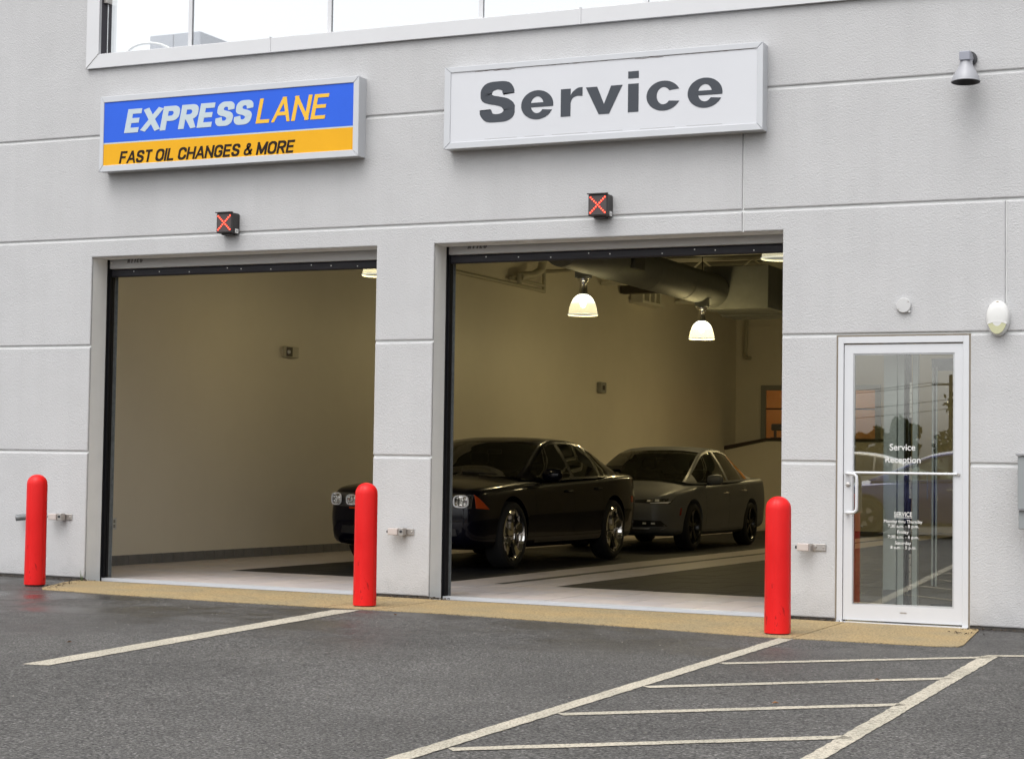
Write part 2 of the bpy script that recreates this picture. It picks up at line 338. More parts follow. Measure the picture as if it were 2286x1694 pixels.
# stroke-built capitals: each glyph is a list of centre lines in a unit box (x 0..1, z 0..1)
def arc(cx, cz, rx, rz, a0, a1, n=14): return [(cx+rx*math.cos(R(a0+(a1-a0)*k/n)), cz+rz*math.sin(R(a0+(a1-a0)*k/n))) for k in range(n+1)]
def spl(P, n=36): return [(float(a), float(b)) for a, b in catmull(P, n)]
def catmull(P, n):
    P = np.array(P, float); out_ = []; k = len(P)-1
    for u in np.linspace(0, k, n):
        i = min(int(u), k-1); f = u-i; p0, p1, p2, p3 = P[max(i-1, 0)], P[i], P[i+1], P[min(i+2, k)]
        out_.append(.5*((2*p1)+(-p0+p2)*f+(2*p0-5*p1+4*p2-p3)*f*f+(-p0+3*p1-3*p2+p3)*f**3))
    return out_
BOWL = [(0, 1), (.55, 1)] + arc(.55, .74, .45, .26, 90, -90)[1:] + [(0, .48)]
SP = [(.98, .70), (.93, .86), (.75, .97), (.5, 1), (.22, .96), (.05, .82), (.07, .66), (.25, .56), (.5, .51), (.78, .44), (.97, .31), (.93, .13), (.75, .03), (.5, 0), (.22, .03), (.05, .15), (.0, .31)]
GL = {'E': (.86, [[(0, -.5), (0, 1.5)], [(0, 1), (1.1, 1)], [(0, .51), (1.0, .51)], [(0, 0), (1.1, 0)]]), 'X': (1.0, [[(-.12, -.15), (1.12, 1.15)], [(-.12, 1.15), (1.12, -.15)]]),
      'P': (.95, [[(0, -.5), (0, 1.5)], BOWL]), 'R': (.97, [[(0, -.5), (0, 1.5)], BOWL, [(.5, .48), (1.06, -.2)]]), 'S': (.93, [spl(SP)]),
      'L': (.80, [[(0, -.5), (0, 1.5)], [(0, 0), (1.1, 0)]]), 'A': (1.02, [[(-.12, -.25), (.52, 1.25)], [(1.12, -.25), (.48, 1.25)], [(.15, .30), (.85, .30)]]),
      'N': (1.0, [[(0, -.5), (0, 1.5)], [(-.08, 1.12), (1.08, -.12)], [(1, -.5), (1, 1.5)]]), 'F': (.82, [[(0, -.5), (0, 1.5)], [(0, 1), (1.1, 1)], [(0, .51), (.95, .51)]]),
      'T': (.86, [[(.5, -.5), (.5, 1)], [(-.1, 1), (1.1, 1)]]), 'O': (1.0, [arc(.5, .70, .5, .30, 0, 180) + arc(.5, .30, .5, .30, 180, 360) + [(1, .70)]]), 'I': (.0, [[(.5, -.5), (.5, 1.5)]]),
      'C': (.96, [[(1, .64)] + arc(.5, .70, .5, .30, 0, 180) + arc(.5, .30, .5, .30, 180, 360) + [(1, .37)]]), 'G': (.99, [[(1, .66)] + arc(.5, .70, .5, .30, 0, 180) + arc(.5, .30, .5, .30, 180, 360) + [(1, .46)], [(.52, .46), (1.08, .46)]]),
      'H': (1.0, [[(0, -.5), (0, 1.5)], [(1, -.5), (1, 1.5)], [(0, .5), (1, .5)]]), 'M': (1.25, [[(0, -.5), (0, 1.5)], [(1, -.5), (1, 1.5)], [(-.04, 1.1), (.54, .0)], [(1.04, 1.1), (.46, .0)]]),
      'Y': (1.0, [[(-.1, 1.2), (.5, .42)], [(1.1, 1.2), (.5, .42)], [(.5, -.5), (.5, .46)]]),
      '&': (1.05, [spl([(1.02, -.02), (.62, .38), (.30, .72), (.27, .90), (.45, 1.0), (.64, .90), (.58, .72), (.30, .54), (.05, .34), (.06, .12), (.30, .0), (.62, .05), (.88, .28), (.98, .50)])])}
def ribbon(pts, th, tv):
    """left and right edges of a stroke; th = thickness of upright strokes, tv = of level ones"""
    P = [np.array(p, float) for p in pts]; q = [P[0]]
    for p in P[1:]:
        if np.linalg.norm(p-q[-1]) > 1e-5: q.append(p)
    P = q; Lf, Rt = [], []
    for i in range(len(P)):
        d0 = P[i]-P[i-1] if i else P[1]-P[0]; d1 = P[i+1]-P[i] if i < len(P)-1 else d0
        d0 = d0/np.linalg.norm(d0); d1 = d1/np.linalg.norm(d1); n0 = np.array([-d0[1], d0[0]]); n1 = np.array([-d1[1], d1[0]])
        n_ = n0+n1; n_ = n_/max(1e-6, np.linalg.norm(n_)); k = 1/max(.5, float(n_@n0))
        w_ = .5*(th*n_[0]**2+tv*n_[1]**2)*k*(1+.5*abs(n_[0]*n_[1])); Lf.append(P[i]+n_*w_); Rt.append(P[i]-n_*w_)
    return Lf, Rt
def strokes(mb, polys, y, clip, shear, z0, dy, depth=.0025):
    for Lf, Rt in polys:
        c = lambda p: (p[0], min(max(p[1], clip[0]), clip[1]))
        n = len(Lf); vs_ = []
        for yy in (y-depth-dy[0], y):
            for p in Lf+Rt: x, z = c(p); vs_.append((x+shear*(z-z0), yy, z))
        fs = []
        for i in range(n-1):
            fs += [(i, i+1, n+i+1, n+i)]
            fs += [(i, 2*n+i, 2*n+i+1, i+1), (n+i, n+i+1, 3*n+i+1, 3*n+i)]
        fs += [(0, n, 3*n, 2*n), (n-1, 3*n-1, 4*n-1, 2*n-1)]
        mb.add(vs_, fs); dy[0] += .00025
def caps_text(s, box, y, material, parent, th, shear=0., gap=.35, space=1.6, tv=None):
    """one mesh per line of flat lettering, fitted to the box x0, x1, z of baseline, z of cap top (x1 measured at the top of the last letter)"""
    x0, x1, z0, z1 = box; tv = tv or th*.92; H = z1-z0; x1 = x1-shear*H
    u = sum(th+GL[c][0] * 1e-9 for c in s if c != ' '); k = sum(GL[c][0] for c in s if c != ' '); ng = len(s)-1-s.count(' ')*2
    wf = (x1-x0-u-ng*gap*th-s.count(' ')*space*th)/k; x = x0; mb = MB(); dy = [0.]
    for i, c in enumerate(s):
        if c == ' ': x += space*th-gap*th; continue
        w_ = GL[c][0]*wf; ps = []; dy = [0.]
        for st in GL[c][1]:
            pts = [(x+th/2+(px*w_ if c != 'I' else 0), z0+tv/2+pz*(H-tv)) for px, pz in st]
            ps.append(ribbon(pts, th*(.8 if c == '&' else 1), tv*(.8 if c == '&' else 1)))
        ov = .22*th if c in 'XANM&' else 0; xa, xb = x-ov, x+w_+th+ov
        ps = [([np.array((min(max(p[0], xa), xb), p[1])) for p in a], [np.array((min(max(p[0], xa), xb), p[1])) for p in b]) for a, b in ps]
        strokes(mb, ps, y, (z0, z1), shear, z0, dy); x += w_+th+gap*th
    mb.build('lettering', material, parent)
def ring(a0o, a0i, a1o, a1i, bx, ti, tj, n=40):
    cx, cz, rx, rz = (bx[0]+bx[1])/2, (bx[2]+bx[3])/2, (bx[1]-bx[0])/2, (bx[3]-bx[2])/2; o, i_ = [], []
    for k in range(n+1):
        t = k/n; a, b = R(a0o+(a1o-a0o)*t), R(a0i+(a1i-a0i)*t)
        o.append(np.array((cx+rx*math.cos(a), cz+rz*math.sin(a)))); i_.append(np.array((cx+(rx-ti)*math.cos(b), cz+(rz-tj)*math.sin(b))))
    return o, i_
def wide_letter(c, bx, y, material, parent):
    x0, x1, z0, z1 = bx; w_, h = x1-x0, z1-z0; ps = []; ST, SL = .088, .052
    A_ = np.array
    if c == 'i':
        ps = [([A_((x0, z0)), A_((x0, z0+h*.695))], [A_((x1, z0)), A_((x1, z0+h*.695))]), ([A_((x0, z0+h*.828)), A_((x0, z1))], [A_((x1, z0+h*.828)), A_((x1, z1))])]
    if c == 'v':
        m_ = (x0+x1)/2; ps = [([A_((x0, z1)), A_((m_-.048, z0))], [A_((x0+.098, z1)), A_((m_+.002, z0+.075))]), ([A_((m_-.048, z0)), A_((x1-.098, z1))], [A_((m_+.048, z0)), A_((x1, z1))])]
        ps = [([A_((x0, z1)), A_((m_-.046, z0)), A_((m_, z0))], [A_((x0+.100, z1)), A_((m_, z0+.082)), A_((m_, z0+.082))]), ([A_((m_, z0)), A_((m_+.046, z0)), A_((x1, z1))], [A_((m_, z0+.082)), A_((m_, z0+.082)), A_((x1-.100, z1))])]
    if c == 'r':
        ps = [([A_((x0, z0)), A_((x0, z1-.006))], [A_((x0+ST, z0)), A_((x0+ST, z1-.006))])]
        o = [A_((x0+ST-.01, z0+h*.52)), A_((x0+ST+.008, z0+h*.80)), A_((x0+ST+.045, z0+h*.94)), A_((x1-.03, z1)), A_((x1, z1))]
        i_ = [A_((x0+ST-.001, z0+h*.45)), A_((x0+ST+.015, z0+h*.62)), A_((x0+ST+.05, z0+h*.70)), A_((x1-.03, z0+h*.705)), A_((x1, z0+h*.69))]
        ps.append(([A_(p) for p in catmull(o, 14)], [A_(p) for p in catmull(i_, 14)]))
    if c == 'c':
        ps = [ring(24, 36, 336, 322, bx, ST, SL)]
    if c == 'e':
        zb0, zb1 = z0+h*.425, z0+h*.575; rz = h/2
        ps = [ring(-8.6, -14, 180, 180, bx, ST, SL), ring(180, 180, 337, 325, bx, ST, SL), ([A_((x0+ST*.9, zb0)), A_((x0+ST*.9, zb1))], [A_((x1-.012, zb0)), A_((x1-.012, zb1))])]
        ps[2] = ([A_((x0+ST*.8, zb0)), A_((x1-.0035, zb0))], [A_((x0+ST*.8, zb1)), A_((x1-.006, zb1))])
    if c == 'S':
        th, tv = .096, .068; pts = [(x0+th*.47+(w_-th*.94)*px, z0+tv/2+pz*(h-tv)) for px, pz in spl(SP[1:-1] if False else [(.955, .70), (.93, .80), (.80, .95), (.5, 1), (.20, .95), (.045, .80), (.07, .66), (.25, .575), (.5, .525), (.78, .45), (.965, .30), (.93, .13), (.76, .03), (.5, 0), (.20, .035), (.03, .19), (.005, .30)], 60)]
        a, b = ribbon(pts, th, tv); a[0][1] = b[0][1] = z0+h*.70; a[-1][1] = b[-1][1] = z0+h*.305; ps = [(a, b)]
    mb = MB(); dy = [0.]; strokes(mb, ps, y, (z0, z1), 0, z0, dy); mb.build('lettering', material, parent)

def G(x, y=0): return -0.0045*(x+4.2)                       # outside ground
def F(x, y): return -0.0045*(x+4.2) - 0.0075*y + 0.0026      # shop floor, falls inwards

# ------------------------------------------------------------------ ground, apron, painted lines
g = MB(); g.quad((-300, .02, G(-300)), (300, .02, G(300)), (300, -400, G(300)), (-300, -400, G(-300)))
tag(g.build('ground', ASPH, fix=False), kind='structure')
g = MB(); g.quad((-300, 400, -.7), (300, 400, -.7), (300, .02, -.7), (-300, .02, -.7)); tag(g.build('far_ground', ASPH, fix=False), kind='structure')
ap = [(-10.78, -.02), (-10.72, -.35), (-10.44, -1.0), (-10.33, -1.13), (-9.6, -1.22), (-8.36, -1.285), (-7.42, -1.27), (-7.0, -1.255), (-6.35, -1.23), (-4.78, -1.40), (-3.7, -1.57), (-3.42, -1.545), (-2.50, -1.50), (-2.37, -1.44), (-2.36, -1.3), (-2.47, -.1), (-2.49, -.02)]
az = lambda x, y: G(x)+.008
apron = MB().prismz(ap, lambda x, y: G(x)-.05, lambda x, y: G(x)+.003).build('concrete_apron', GROUT); tag(apron, kind='structure')
def clipx(pts, xa, xb):
    def half(P, f):
        o = []
        for i in range(len(P)):
            a, b = P[i], P[(i+1) % len(P)]; fa, fb = f(a), f(b)
            if fa >= 0: o.append(a)
            if fa*fb < 0: t = fa/(fa-fb); o.append((a[0]+(b[0]-a[0])*t, a[1]+(b[1]-a[1])*t))
        return o
    return half(half(pts, lambda p: p[0]-xa), lambda p: xb-p[0])
cuts = [-11, -7.43, -6.98, -3.50, -2]
for i in range(4):
    q = clipx(ap, cuts[i]+.006, cuts[i+1]-.006)
    MB().prismz(q, lambda x, y: G(x)-.05, az).build('slab', APRON, apron, bevel=.0)
def line(pts):
    # worn edges: subdivide and jitter the outline
    q = []
    for i in range(len(pts)):
        a, b = Vector(pts[i]), Vector(pts[(i+1) % len(pts)]); n = max(1, int((b-a).length/.06))
        for k in range(n):
            p_ = a.lerp(b, k/n); q.append((p_.x+random.uniform(-.004, .004), p_.y+random.uniform(-.004, .004)))
    n = len(q); bm = bmesh.new(); vs_ = [bm.verts.new((x, y, G(x)+.004)) for x, y in q]; bm.faces.new(vs_)
    bmesh.ops.triangulate(bm, faces=bm.faces); bmesh.ops.recalc_face_normals(bm, faces=bm.faces)
    for f in bm.faces:
        if f.normal.z < 0: f.normal_flip()
    me = bpy.data.meshes.new('parking_line'); bm.to_mesh(me); bm.free(); me.materials.append(PAINT)
    tag(link('parking_line', me), kind='structure')
line([(-6.862, -5.65), (-6.70, -5.62), (-7.07, -1.30), (-7.26, -1.40)])
line([(-3.59, -1.56), (-3.48, -1.60), (-3.435, -9.5), (-3.525, -9.5)])
line([(-2.128, -1.93), (-2.025, -1.845), (-1.925, -9.5), (-2.005, -9.5)])
def hatch(a, b, wd=.088):
    a, b = Vector(a), Vector(b); d = (b-a).normalized(); nrm = Vector((-d.y, d.x))*wd/2
    line([a-nrm, b-nrm, b+nrm, a+nrm])
hatch((-3.44, -3.33), (-2.06, -1.98)); hatch((-2.10, -1.905), (-1.2, -1.40)); hatch((-3.44, -4.67), (-2.06, -3.31)); hatch((-3.43, -5.90), (-2.05, -4.62)); hatch((-3.42, -7.12), (-2.03, -5.88))

# ------------------------------------------------------------------ service building
B = thing('service_building', (0, 0, 0), 'light grey stucco service building with two open drive-in bays and a glass door', 'building')
def panel(outline, ch=.010, back=.022):
    bm = bmesh.new(); vs_ = [bm.verts.new((x, 0, z)) for x, z in outline]; f = bm.faces.new(vs_)
    bmesh.ops.recalc_face_normals(bm, faces=bm.faces)
    if f.normal.y > 0: f.normal_flip()
    edge = [e for e in bm.edges]
    r = bmesh.ops.extrude_edge_only(bm, edges=edge); nv = [v for v in r['geom'] if isinstance(v, bmesh.types.BMVert)]
    for v in nv: v.co.y = back
    bmesh.ops.bevel(bm, geom=edge, offset=ch, segments=2, affect='EDGES', profile=.5)
    bmesh.ops.triangulate(bm, faces=[q for q in bm.faces if len(q.verts) > 4])
    me = bpy.data.meshes.new('wall_panel'); bm.to_mesh(me); bm.free(); me.materials.append(STUCCO); return link('wall_panel', me, B)
XL, XR, GW = -22., 6., .011
D_, C_, B_, A_, T_ = 1.235, 2.233, 3.242, 4.219, 3.073
def rect(x0, x1, z0, z1): return [(x0, z0), (x1, z0), (x1, z1), (x0, z1)]
o1a, o1b, o2a, o2b, da, db = -10.748, -7.694, -7.129, -4.029, -3.587, -2.556
for xa, xb in ((XL, o1a), (o1b, o2a), (o2b, da), (db, XR)):
    panel([(xa, G(xa)+.028), (xb, G(xb)+.028), (xb, D_-GW), (xa, D_-GW)])
    panel(rect(xa, xb, D_+GW, C_-GW))
panel([(XL, C_+GW), (o1a, C_+GW), (o1a, T_), (o1b, T_), (o1b, C_+GW), (o2a, C_+GW), (o2a, T_), (-4.362-GW/2, T_), (-4.362-GW/2, B_-GW), (XL, B_-GW)])
panel([(-4.362+GW/2, T_), (o2b, T_), (o2b, C_+GW), (-2.293-GW/2, C_+GW), (-2.293-GW/2, B_-GW), (-4.362+GW/2, B_-GW)])
panel(rect(-2.293+GW/2, XR, C_+GW, B_-GW))
panel(rect(XL, -4.362-GW/2, B_+GW, A_-GW)); panel(rect(-4.362+GW/2, XR, B_+GW, A_-GW))
panel([(XL, A_+GW), (XR, A_+GW), (XR, 8), (2.2, 8), (2.2, 4.87), (-10.845, 4.87), (-10.845, 8), (XL, 8)])
cw = MB(); y0, y1 = .019, .24
for xa, xb, za, zb in ((XL, o1a, -.3, T_), (o1b, o2a, -.3, T_), (o2b, da, -.3, T_), (db, XR, -.3, C_-.015), (da, db, C_-.015, T_), (db, XR, C_-.015, T_), (XL, XR, T_, 4.90), (XL, -10.80, 4.90, 8), (2.2, XR, 4.90, 8)):
    cw.box(xa, xb, y0, y1, za, zb)
cw.build('core_wall', JAMB, B)
for xa, xb in ((XL, o1a), (o1b, o2a), (o2b, da), (db, XR)): MB().box(xa, xb, .010, .0185, -.3, G((xa+xb)/2)+.06).build('foundation', FOUND, B)

# upper window: sill and left stile, mullions, glass, cover plates
uw = MB().prismx([(-.035, 4.868), (-.035, 4.995), (-.02, 5.003), (.16, 5.003), (.16, 4.868)], -10.847, 2.2).build('upper_window', WHITEM, B)
MB().add([(-10.847, -.036, 4.869), (-10.704, -.036, 5.004), (-10.704, -.036, 8), (-10.847, -.036, 8), (-10.847, .0, 4.869), (-10.704, .0, 5.004), (-10.704, .0, 8), (-10.847, .0, 8)],
         [(0, 1, 2, 3), (4, 7, 6, 5), (0, 4, 5, 1), (1, 5, 6, 2), (2, 6, 7, 3), (3, 7, 4, 0)]).build('stile', WHITEM, uw)
MB().tube([(-10.845, -.037, 4.871), (-10.704, -.037, 5.004)], .0025, 6).build('mitre_joint', GREYFR, uw)
MB().box(-10.75, -10.706, 0, .16, 5.005, 8).build('jamb', mat('window_jamb', (.035, .03, .04), .5), uw)
MB().box(-10.70, -10.66, .02, .10, 5.50, 5.56).build('clip', STEEL, uw)
for x in (-9.755, -8.262, -6.756, -5.24, -3.75, -2.2, -.7): MB().box(x-.02, x+.02, .082, .112, 5.004, 8).build('mullion', WHITEM, uw)
for a, b in zip((-10.705, -9.735, -8.242, -6.736, -5.22, -3.73, -2.18, -.68), (-9.775, -8.282, -6.776, -5.26, -3.77, -2.22, -.72, 2.2)):
    MB().box(a, b, .095, .101, 5.004, 8).build('pane', GLASSW, uw)
for x in (-8.81, -5.78): MB().box(x-.008, x+.008, -.041, .0, 4.866, 5.008).build('cover_plate', WHITEM, uw)

# interior shell
XW, YB = -12.05, 24.5
MB().box(XW-.12, XW, .245, YB+.1, -.4, 4.80).build('interior_wall', WALLIN, B)
MB().box(-.9, -.8, .245, YB+.1, -.4, 4.80).build('interior_wall', WALLIN, B)
bw = MB()
for xa, xb, za, zb in ((XW, -11.40, -.4, 4.80), (-8.9, -.9, -.4, 4.80), (-11.40, -8.9, -.4, 1.76), (-11.40, -8.9, 2.84, 4.80)): bw.box(xa, xb, YB, YB+.12, za, zb)
bw.build('interior_wall', WALLIN, B)
MB().box(XW, -.9, YB-.03, YB-.002, 4.19, 4.22).build('wall_trim', WALLIN, B)
rd = MB(); rd.box(XW-.12, -.8, .245, YB+3, 4.80, 4.965); rd.build('roof_deck', DECKM, B)
for i, y in enumerate((4.3, 8.35, 12.4, 16.4, 20.4)):
    z = 4.36 if i >= 2 else 4.5
    j = MB().box(XW+.02, -.95, y-.06, y-.012, z, z+.06).box(XW+.02, -.95, y+.012, y+.06, z, z+.06).box(XW+.02, -.95, y-.05, y+.05, 4.735, 4.795).build('roof_joist', JOISTM, B)
    wb = MB(); x = XW+.1; k = 0
    while x < -1.3: wb.tube([(x, y, z+.03 if k % 2 else 4.76), (x+.45, y, 4.76 if k % 2 else z+.03)], .016, 6); x += .45; k += 1
    wb.build('web', JOISTM, j)
MB().box(XW+.02, -.95, 17.3, 17.5, 4.30, 4.45).build('steel_beam', BEAMD, B)
MB().box(XW+.02, -.95, 10.6, 10.75, 4.55, 4.68).build('steel_beam', BEAMD, B)
# knee wall with a sloping cap before the back wall
kw = MB().prism([(XW, -.3), (-11.13, -.3), (-11.13, 1.70), (XW, 1.50)], 23.75, 24.0).box(-11.13, -8.6, 23.75, 24.0, -.3, 1.70).build('knee_wall', WALLIN, B)
MB().prism([(XW, 1.51), (-11.13, 1.71), (-8.6, 1.71), (-8.6, 1.765), (-11.13, 1.765), (XW, 1.59)], 23.68, 24.05).build('rail_cap', CAPM, kw)
# office window in the back wall, lit from the office behind
ow = MB(); 
for xa, xb, za, zb in ((-11.47, -11.36, 1.72, 2.92), (-8.97, -8.86, 1.72, 2.92), (-11.36, -8.97, 2.81, 2.92), (-11.36, -8.97, 1.70, 1.775)): ow.box(xa, xb, YB-.05, YB+.0, za, zb)
ow = ow.build('office_window', GREYFR, B)
MB().box(-11.36, -8.97, YB-.03, YB+.03, 2.395, 2.425).build('meeting_rail', DARKF, ow)
MB().box(-11.36, -8.97, YB-.005, YB+.0, 1.776, 2.394).build('pane', GLASSW, ow); MB().box(-11.36, -8.97, YB-.005, YB+.0, 2.426, 2.809).build('pane', GLASSW, ow)
of = MB(); of.box(-12.4, -8, YB+2.4, YB+2.5, -.3, 4); of.box(-12.5, -12.4, YB+.13, YB+2.5, -.3, 4); of.box(-8, -7.9, YB+.13, YB+2.5, -.3, 4); of.box(-12.5, -7.9, YB+.13, YB+2.5, 4, 4.1); of.box(-12.5, -7.9, YB+.13, YB+2.5, -.4, -.3)
of.build('office_wall', OFFW, B)
pl = bpy.data.lights.new('office_lamp', 'POINT'); pl.energy = 9; pl.color = (1, .66, .28); pl.shadow_soft_size = .3
po = bpy.data.objects.new('office_lamp', pl); COL.objects.link(po); po.location = (-10.3, YB+1.2, 3.3)
t = thing('swivel_chair', (-11.15, YB+.6, 1.2), 'dark office chair back seen through the lit back window', 'chair')
MB().box(-11.4, -11.02, YB+.5, YB+.56, 1.95, 2.10).build('backrest', SEAT, t, bevel=.02)
MB().box(-11.4, -11.0, YB+.4, YB+.85, 1.72, 1.80).build('seat', SEAT, t, bevel=.02)
MB().box(-11.35, -11.30, YB+.55, YB+.6, 1.80, 1.96).box(-11.1, -11.05, YB+.55, YB+.6, 1.80, 1.96).tube([(-11.2, YB+.62, 1.2), (-11.2, YB+.62, 1.72)], .03, 8).build('frame', DARKF, t)

# roll-up doors
def rollup(xa, xb, zc, ry, rx0, rx1, rz):
    root = MB().prismx([(.262, zc+.085), (.262, zc), (.275, zc-.004), (.34, zc-.004), (.34, T_+.3), (.262, T_+.3)], xa-.2, xb+.2).build('roll_up_door', HOODM, B)
    MB().prismx([(.285, zc-.006), (.275, zc-.02), (.275, zc-.068), (.285, zc-.078), (.325, zc-.078), (.325, zc-.006)], xa-.02, xb+.05).build('bottom_bar', BARM, root)
    for i in range(9):
        x = xa+.35+i*(xb-xa-.5)/8.3+random.uniform(-.1, .1); MB().lathe([(.006, -.004), (.004, 0)], (x, .274, zc-.03-.012*(i % 3)), 'y', 8).build('rivet', LABEL, root)
    for x, s in ((xa, 1), (xb, -1)):
        fr = MB().box(min(x, x+s*.012), max(x, x+s*.012), .241, .335, F(x, .3)-.02, T_+.05).build('seal', BLACKM, root)
        MB().box(min(x+s*.013, x+s*.026), max(x+s*.013, x+s*.026), .262, .285, F(x, .3)-.02, zc-.0).build('guide_rail', BLACKM, root)
        MB().box(min(x+s*.013, x+s*.022), max(x+s*.013, x+s*.022), .300, .335, F(x, .3)-.02, zc-.07).build('guide_rail', BLACKM, root)
        an = MB().box(min(x-s*.004, x+s*.004), max(x-s*.004, x+s*.004), .337, .395, F(x, .3)-.02, zc-.07)
        an.box(min(x+s*.0, x+s*.020), max(x+s*.0, x+s*.020), .388, .394, F(x, .3)-.02, zc-.07); an.build('steel_angle', GALV, root)
    th = MB(); za = lambda x: F(x, .3)+.016
    th.add([(xa, .25, za(xa)-.08), (xb, .25, za(xb)-.08), (xb, .25, za(xb)), (xa, .25, za(xa)), (xa, .335, za(xa)-.08), (xb, .335, za(xb)-.08), (xb, .335, za(xb)), (xa, .335, za(xa))],
           [(0, 1, 2, 3), (4, 7, 6, 5), (3, 2, 6, 7), (0, 4, 5, 1), (0, 3, 7, 4), (1, 5, 6, 2)]); th.build('threshold', ALU, root)
    caps_text('RYTEC', (rx0, rx1, rz, rz+.068), .2615, mat('hood_letter', (.16, .155, .155), .5), root, .014, shear=.25)
    MB().lathe([(.008, -.006), (.006, 0)], (xa+.035, .2615, zc+.055), 'y', 8).build('bolt', LABEL, root)
    return root
rollup(o1a, o1b, 2.990, 0, -10.535, -10.345, 3.040)
rollup(o2a, o2b, 3.008, 0, -6.935, -6.735, 3.052)

# ------------------------------------------------------------------ glass entrance door
dz = 0.0
fr = MB(); fx0, fx1 = -3.578, -2.566
fr.box(fx0, fx0+.045, .004, .12, -.02, 2.216); fr.box(fx1-.045, fx1, .004, .12, -.02, 2.216); fr.box(fx0+.045, fx1-.045, .004, .12, 2.165, 2.216)
ed = fr.build('entrance_door', ALU, B, bevel=.002)
MB().box(fx0, fx1, -.03, .12, -.03, .008).build('threshold', ALU, ed)
MB().box(fx0-.012, fx0-.001, .004, .05, 0, 2.225).box(fx1+.001, fx1+.012, .004, .05, 0, 2.225).box(fx0-.012, fx1+.012, .006, .05, 2.217, 2.229).build('caulk', mat('caulk', (.20, .17, .13), .8), ed)
lx0, lx1 = -3.529, -2.610; gx0, gx1, gz0, gz1 = -3.459, -2.676, .140, 2.086
lf = MB(); lf.box(lx0, gx0, .015, .06, .020, 2.155); lf.box(gx1, lx1, .015, .06, .020, 2.155); lf.box(gx0, gx1, .015, .06, .020, gz0); lf.box(gx0, gx1, .015, .06, gz1, 2.155)
leaf = lf.build('door_leaf', ALU, ed)
gs = MB()
for xa, xb, za, zb in ((gx0, gx0+.012, gz0, gz1), (gx1-.012, gx1, gz0, gz1), (gx0+.012, gx1-.012, gz0, gz0+.012), (gx0+.012, gx1-.012, gz1-.012, gz1)): gs.box(xa, xb, .022, .05, za, zb)
gs.build('glazing_stop', ALUD, ed)
gp = MB().box(gx0+.010, gx1-.010, -.003, .003, gz0+.010, gz1-.010)
gp.v = [(x, y+.0375+.049*(x-(gx0+gx1)/2), z) for x, y, z in gp.v]; gp.build('pane', GLASS, ed)
MB().tube([(-3.455, .005, 1.160), (-2.655, .005, 1.160)], .0095, 12).build('push_bar', ALU, ed, smooth=True)
MB().lathe([(.010, -.004), (.010, .012)], (-2.642, .003, 1.157), 'y', 12).build('bolt', STEEL, ed)
MB().tube([(-3.498, .02, 1.153), (-3.498, -.03, 1.153), (-3.49, -.045, 1.153), (-3.465, -.05, 1.151), (-3.43, -.05, 1.147), (-3.413, -.05, 1.13), (-3.411, -.05, 1.10), (-3.411, -.05, .90), (-3.413, -.05, .87), (-3.43, -.05, .853), (-3.465, -.05, .849), (-3.49, -.045, .848), (-3.498, -.03, .848), (-3.498, .02, .848)], .0125, 12).build('handle', ALU, ed, smooth=True)
MB().box(-3.085, -3.035, .0125, .0148, .088, .096).build('badge', STEEL, ed)
MB().lathe([(.017, 0), (.017, -.012), (.012, -.014)], (-3.494, .016, 1.066), 'y', 16).build('lock_cylinder', STEEL, ed, smooth=True)
DTX = .0265
for s, bx in (('Service', (-3.174, -2.976, 1.336, 1.386)), ('Reception', (-3.206, -2.934, 1.240, 1.289))): textmesh('lettering', s, bx, DTX, PLASTW, ed, offset=.012, depth=.001)
for s, bx in (('SERVICE', (-3.136, -2.998, .828, .863)), ('Monday thru Thursday', (-3.214, -2.918, .778, .803)), ('7:30 a.m. - 8 p.m.', (-3.184, -2.945, .743, .767)), ('Friday', (-3.110, -3.023, .697, .722)),
              ('7:30 a.m. - 6 p.m.', (-3.184, -2.945, .660, .684)), ('Saturday', (-3.128, -3.004, .613, .638)), ('8 a.m. - 5 p.m.', (-3.163, -2.966, .580, .603))):
    textmesh('lettering', s, bx, DTX, PLASTW, ed, offset=.012, depth=.001)
MB().box(-3.137, -2.997, .0255, .0265, .818, .822).build('underline', PLASTW, ed)

# vestibule seen through the glass: white post, inner frame with a hinge, open inner leaf with pull bars
t = thing('steel_post', (-3.28, .5, F(-3.3, .5)), 'white square post with grey base just inside the glass door', 'post')
MB().box(-3.322, -3.220, .47, .56, .235, 2.95).build('shaft', POSTW, t); MB().box(-3.324, -3.218, .468, .562, -.02, .235).build('base_cladding', mat('post_base', (.42, .41, .42), .5), t)
t = thing('inner_door', (-3.15, .55, F(-3.2, .55)), 'inner door frame with hinges and tall pull bars behind the entrance', 'door')
MB().box(-3.214, -3.165, .50, .56, -.02, 2.12).box(-3.098, -3.058, .50, .56, .09, 2.10).box(-3.214, -2.3, .50, .56, 2.12, 2.18).build('frame', POSTW, t)
MB().box(-3.163, -3.148, .49, .57, -.02, 2.12).box(-3.132, -3.122, .49, .57, .05, 2.12).build('seal_strip', DARKF, t)
for z in (.38, 1.10, 1.74):
    h_ = MB().box(-3.119, -3.100, .485, .50, z-.14, z+.14).build('hinge', STEEL, t)
    for k in range(5): MB().lathe([(.005, 0), (.004, -.002)], (-3.114+.008*(k % 2), .485, z-.11+.055*k), 'y', 8).build('screw', LAMPIN, h_)
MB().box(-3.05, -2.35, 1.0, 1.04, .0, .10).box(-3.05, -2.35, 1.0, 1.04, 2.0, 2.1).box(-2.39, -2.35, 1.0, 1.04, .1, 2.0).build('leaf_rail', DARKF, t)
for x in (-2.938, -2.908): MB().tube([(x, .5, .275), (x, .5, 2.0)], .0075, 8).build('pull_bar', POSTW, t, smooth=True)
MB().box(-2.930, -2.916, .505, .525, .275, 2.0).build('gasket', DARKF, t)
